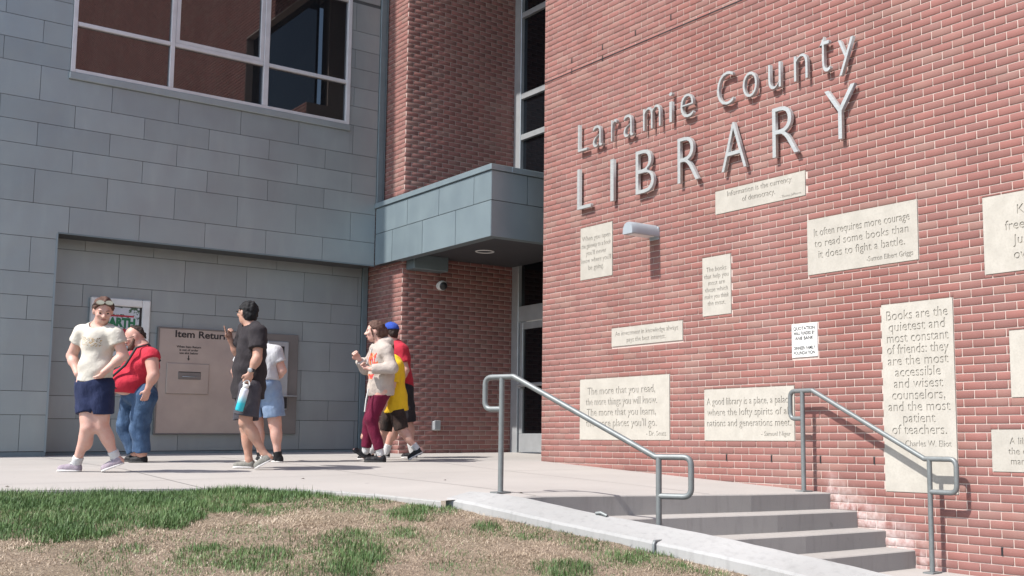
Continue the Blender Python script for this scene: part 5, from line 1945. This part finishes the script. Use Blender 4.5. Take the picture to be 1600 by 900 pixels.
fl.put(ellipsoid(c + f * 0.082 - u * 0.040, (0.034, 0.020, 0.008), (l, f, u)), 0.01)
for sg in (1, -1):
    fl.put(capsule(c + l * sg * 0.066 + f * 0.012 - u * 0.02, c + l * sg * 0.046 + f * 0.05 - u * 0.075, 0.014, 0.02), 0.015)
fl.put(ellipsoid(c + f * 0.095 - u * 0.055, (0.02, 0.02, 0.008), (l, f, u)), 0.004, sub=True)
obj('beard', fl.mesh('beard'), M_HAIRB, w.root)
w.shoes(F_SHOEB, M_SOLEB)
b = MB()
for sg, s in ((1, 'SL'), (-1, 'SR')):
    a = J[s] * 0.62 + J['neck'] * 0.38
    off = w.R['chest'][1] + 0.055
    b.tube([a - w.fwd * 0.13 - w.up * 0.09, a + w.up * 0.088, a + w.fwd * 0.12 + w.up * 0.045, J['chest'] + w.left * sg * 0.13 + w.fwd * (off - 0.03), J['waist'] + w.left * sg * 0.14 + w.fwd * (off + 0.105) - w.up * 0.02, J['pelvis'] + w.left * sg * 0.16 + w.fwd * 0.19 + w.up * 0.05], 0.014, 8)
b.build('suspenders', M_STRAP, w.root)
b = MB()
for sg in (1, -1):
    pz = c + f * 0.096 + l * sg * 0.031 + u * 0.002
    b.tube([pz + l * 0.026 * math.cos(2 * math.pi * k / 12) + u * 0.018 * math.sin(2 * math.pi * k / 12) for k in range(13)], 0.0028, 6)
    b.tube([c + f * 0.094 + l * sg * 0.057 + u * 0.006, c + f * 0.0 + l * sg * 0.084 + u * 0.008], 0.0028, 6)
b.build('glasses', M_STRAP, w.root)

# ---- man in black tee raising a finger
w = Person('C', 'man in oversized black tee raising one finger and holding a bottle', dict(chest=(0.175, 0.118), waist=(0.165, 0.12), hip=(0.16, 0.118), ua=(0.052, 0.044), fa=(0.042, 0.028), th=(0.088, 0.060), sn=(0.055, 0.034), sh=0.062, neck=0.056), SKIN3)
J = w.J
cl = w.fwd
w.body('fist', 'point', sideL=unitv(w.fwd + w.up * 0.2), sideR=unitv(-w.left * 0.4 + w.fwd * 0.2 + V3(FWD) * -0.9))
hem = J['pelvis'] - w.up * 0.135
w.shirt('tee', F_BLACK, hem, off=0.020, sleeve=0.62, soff=0.022, wr=0.008, seed=9, neck=0.074, flare=0.02, extra=[(capsule(J['waist'], J['pelvis'] - w.up * 0.20, 0.150, 0.150, flat=(w.left, 1.18)), 0.05)])
w.pants('shorts', F_CHAR, J['pelvis'] + w.up * 0.05, off=0.028, thigh=0.80, flare=0.026, wr=0.006, seed=12)
w.hair(M_HAIRK, 0.008, 0.050, -0.085, fringe=0.060)
w.shoes(F_SHOEG, M_SOLEW, M_CORD)
b = MB()
d = unitv(J['GL'] - J['WL'])
p_ = J['WL'] - d * 0.02
b.lathe(p_, d, [(-0.016, 0.0335), (-0.012, 0.037), (0.012, 0.037), (0.016, 0.0335)], 16)
wt = b.build('watch', M_STRAP, w.root)
MB().lathe(p_ - unitv(np.cross(d, w.fwd)) * 0.0, V3(FWD) * -1, [(0.03, 0.022), (0.044, 0.022), (0.046, 0.018), (0.047, 0.0)], 14).build('watch_face', M_ALU, wt)
c, f, l, u = J['head'], w.face, w.hl, w.hu
b = MB()
for sg in (1, -1):
    b.tube([c + f * 0.112 + l * sg * 0.02 + u * 0.016, c + f * 0.094 + l * sg * 0.06 + u * 0.014, c + f * 0.01 + l * sg * 0.088 + u * 0.016], [0.006, 0.006, 0.002], 8)
b.build('sunglasses', M_STRAP, w.root)
# the bottle in his hand
gp = w.root.location + Vector(J['GL'] + d * 0.035)
ax = Vector(unitv(V3(RIGHT) * -0.24 + V3((0, 0, -0.97))))
bt = empty('water_bottle', gp + ax * 0.285, 'white and turquoise water bottle hanging from the dark clothed man\'s hand', 'bottle')
o0 = gp - bt.location
F_BOT, nt, bs = new_mat('bottle_gradient_paint')
tc = nt.nodes.new('ShaderNodeTexCoord').outputs['Object']
sp_ = nt.nodes.new('ShaderNodeSeparateXYZ')
nt.links.new(tc, sp_.inputs[0])
hgt = ramp(nt, sp_.outputs[2], 0.07, 0.16)
nt.links.new(mixc(nt, hgt, (0.02, 0.42, 0.50), (0.60, 0.62, 0.68)), bs.inputs['Base Color'])
bs.inputs['Roughness'].default_value = 0.35
MB().lathe(o0, ax, [(0.055, 0.0), (0.055, 0.026), (0.07, 0.036), (0.085, 0.038), (0.27, 0.038), (0.283, 0.034), (0.285, 0.0)], 24).build('flask', F_BOT, bt)
MB().lathe(o0, ax, [(0.020, 0.0), (0.020, 0.028), (0.054, 0.029), (0.056, 0.0)], 20).build('lid', M_WHITE, bt)
hp = []
sd = Vector(unitv(np.cross(V3(ax), V3(FWD))))
for k in range(9):
    a = math.pi * k / 8
    hp.append(o0 + ax * (0.025 - 0.045 * math.sin(a)) + sd * 0.030 * math.cos(a))
MB().tube(hp, 0.007, 8).build('carry_loop', M_WHITE, bt)

# ---- woman in white tee at the return
w = Person('D', 'woman in white tee and pale denim shorts, half hidden at the book return', dict(chest=(0.175, 0.125), waist=(0.175, 0.13), hip=(0.19, 0.14), ua=(0.055, 0.048), fa=(0.043, 0.030), th=(0.098, 0.07), sn=(0.060, 0.036), sh=0.060), SKIN1)
J = w.J
w.body('flat', 'flat')
w.shirt('tee', F_WHITE, J['pelvis'] + w.up * 0.03, off=0.024, sleeve=0.55, soff=0.020, wr=0.006, seed=21)
w.pants('shorts', F_LBLUE, J['pelvis'] + w.up * 0.09, off=0.020, thigh=0.78, flare=0.024, wr=0.006, seed=22)
w.hair(M_HAIRB, 0.016, 0.055, -0.09)
w.socks(F_SHOEB, 0.04)
w.shoes(F_SHOEB, M_SOLEW)

# ---- woman in oatmeal hoodie
w = Person('E', 'woman in oatmeal hoodie and maroon leggings walking left', dict(chest=(0.142, 0.108), waist=(0.142, 0.112), hip=(0.148, 0.118), ua=(0.046, 0.042), fa=(0.038, 0.026), th=(0.088, 0.062), sn=(0.055, 0.036), sh=0.052), SKIN1)
J = w.J
w.body('fist', 'fist')
F_HOOD, nt, bs = new_mat('printed_oatmeal_fleece')
tc = nt.nodes.new('ShaderNodeTexCoord').outputs['Object']


def box_mask(cen, axes, half):
    dv = nd(nt, 'ShaderNodeVectorMath', {0: tc, 1: tuple(float(q) for q in cen)}, operation='SUBTRACT').outputs[0]
    out = None
    for a, hh in zip(axes, half):
        q = nd(nt, 'ShaderNodeVectorMath', {0: dv, 1: tuple(float(t) for t in a)}, operation='DOT_PRODUCT').outputs['Value']
        m1 = math_n(nt, 'LESS_THAN', math_n(nt, 'ABSOLUTE', q), hh)
        out = m1 if out is None else math_n(nt, 'MULTIPLY', out, m1)
    return out


m1 = box_mask(J['chest'] + w.fwd * 0.15 + w.up * 0.015, (w.left, w.fwd, w.up), (0.13, 0.085, 0.070))
m2 = box_mask(J['waist'] + w.fwd * 0.15 + w.up * 0.02, (w.left, w.fwd, w.up), (0.10, 0.08, 0.028))
mm = math_n(nt, 'MAXIMUM', m1, m2)
brk = math_n(nt, 'GREATER_THAN', noise(nt, tc, 32, 1, stretch=(1, 1, 0.5)), 0.45)
mm = math_n(nt, 'MULTIPLY', mm, brk)
cl_ = mixc(nt, ramp(nt, noise(nt, tc, 25, 1), 0.45, 0.55), (0.45, 0.03, 0.05), (0.60, 0.16, 0.05))
base = mixc(nt, ramp(nt, noise(nt, tc, 12, 4), 0.3, 0.7), (0.43, 0.375, 0.33), (0.36, 0.31, 0.275))
nt.links.new(mixc(nt, mm, base, cl_), bs.inputs['Base Color'])
bs.inputs['Roughness'].default_value = 0.95
bump(nt, bs, noise(nt, tc, 15, 3), 0.5, 0.03)
c, f, l, u = J['head'], w.face, w.hl, w.hu
hood = [(ellipsoid(J['neck'] - w.fwd * 0.075 - w.up * 0.005, (0.105, 0.085, 0.075), (w.left, w.fwd, w.up)), 0.03), (capsule(J['neck'] + w.left * 0.075 + w.up * 0.015, J['neck'] + w.fwd * 0.085 - w.up * 0.05, 0.034, 0.026), 0.02), (capsule(J['neck'] - w.left * 0.075 + w.up * 0.015, J['neck'] + w.fwd * 0.085 - w.up * 0.05, 0.034, 0.026), 0.02)]
w.shirt('hoodie', F_HOOD, J['pelvis'] - w.up * 0.070, off=0.026, sleeve=1.93, soff=0.020, wr=0.006, seed=31, neck=0.064, extra=hood + [(capsule(J['chest'], J['pelvis'] - w.up * 0.10, 0.125, 0.138, flat=(w.left, 1.12)), 0.04)])
w.pants('leggings', F_WINE, J['pelvis'] - w.up * 0.055, off=0.010, shin=0.97, flare=0.0, wr=0.004, seed=33)
F_TIE = mat_fabric('blue_undershirt', (0.10, 0.20, 0.42))
w.garment('undershirt', F_TIE, [(ellipsoid(J['pelvis'], (0.165, 0.136, 0.13), (w.left, w.fwd, w.up)), 0.02)], cuts=[(J['pelvis'] - w.up * 0.092, -w.up * 0.9 - w.fwd * 0.12), (J['pelvis'], w.up)])
back = J['neck'] - w.fwd * 0.085
w.hair(M_HAIRB, 0.014, 0.050, -0.075, fringe=0.06, extra=[(ellipsoid(c - f * 0.10 - u * 0.012, (0.05, 0.05, 0.05)), 0.03), (capsule(c - f * 0.10 - u * 0.03, c - f * 0.115 - u * 0.12, 0.036, 0.022), 0.02), (capsule(c + f * 0.045 + l * 0.068 + u * 0.03, c + f * 0.02 + l * 0.078 - u * 0.10, 0.010, 0.006), 0.01)])
w.socks(F_SOCK, 0.05)
w.shoes(F_SHOEB, M_SOLEB)
b = MB()
a = J['pelvis'] + w.left * 0.10 + w.fwd * 0.175 + w.up * 0.02
b.tube([a, a + w.fwd * 0.03 - w.up * 0.12, a + w.fwd * 0.05 - w.up * 0.26], 0.008, 8)
b.build('lanyard', M_CORD, w.root)
b = MB()
b.tube([J['neck'] + w.fwd * 0.11 + w.left * 0.03 - w.up * 0.06, J['chest'] + w.fwd * 0.185 + w.left * 0.035 - w.up * 0.04], 0.005, 6)
b.build('drawstring', M_CORD, w.root)

# ---- person in yellow tee behind her
w = Person('F', 'person in bright yellow tee and black shorts, hidden behind the hoodie', dict(chest=(0.145, 0.102), waist=(0.14, 0.104), hip=(0.142, 0.106), ua=(0.044, 0.038), fa=(0.034, 0.024), th=(0.074, 0.054), sn=(0.049, 0.031), sh=0.052, head=0.95), SKIN1)
J = w.J
w.body('relaxed', 'relaxed')
w.shirt('tee', F_YEL, J['pelvis'] - w.up * 0.10, off=0.026, sleeve=0.80, soff=0.024, wr=0.006, seed=41, flare=0.02, extra=[(capsule(J['waist'], J['pelvis'] - w.up * 0.14, 0.130, 0.145, flat=(w.left, 1.15)), 0.05)])
w.pants('shorts', F_MESH, J['pelvis'] - w.up * 0.07, off=0.016, thigh=0.93, flare=0.018, wr=0.006, seed=43)
w.hair(M_HAIRB, 0.012, 0.060, -0.06)
w.socks(F_SOCK, 0.075)
w.shoes(F_SHOEB, M_SOLEW)

# ---- person in red shirt and blue cap at the back
w = Person('G', 'person in red shirt and blue cap, farthest back by the brick corner', dict(chest=(0.172, 0.118), waist=(0.165, 0.118), hip=(0.16, 0.118), ua=(0.050, 0.043), fa=(0.043, 0.029), th=(0.095, 0.066), sn=(0.062, 0.037), sh=0.066), SKIN2)
J = w.J
w.body('relaxed', 'relaxed')
w.shirt('shirt', F_RED, J['pelvis'] - w.up * 0.02, off=0.022, sleeve=0.62, soff=0.024, wr=0.006, seed=51, flare=0.016)
w.pants('shorts', F_BLACK, J['pelvis'] + w.up * 0.06, off=0.024, thigh=0.92, flare=0.022, wr=0.006, seed=53)
w.hair(M_HAIRD, 0.006, 0.030, -0.07)
c, f, l, u = J['head'], w.face, w.hl, w.hu
fl = Field(c - 0.25, c + 0.25, 0.007)
fl.put(ellipsoid(c - f * 0.010 + u * 0.036, (0.094, 0.112, 0.094), (l, f, u)), 0.01)
fl.cut(c + u * 0.028, -u)
fl.put(capsule(c + f * 0.095 + u * 0.034, c + f * 0.150 + u * 0.022, 0.060, 0.050, flat=(u, 0.12)), 0.006)
cap_o = obj('cap', fl.mesh('cap'), F_CAP, w.root)
MB().ball(c - f * 0.01 + u * 0.132, (0.008, 0.008, 0.006), 6).build('button', F_CAP, cap_o)
w.socks(F_SOCK, 0.075)
w.shoes(F_SHOEB, M_SOLEW)
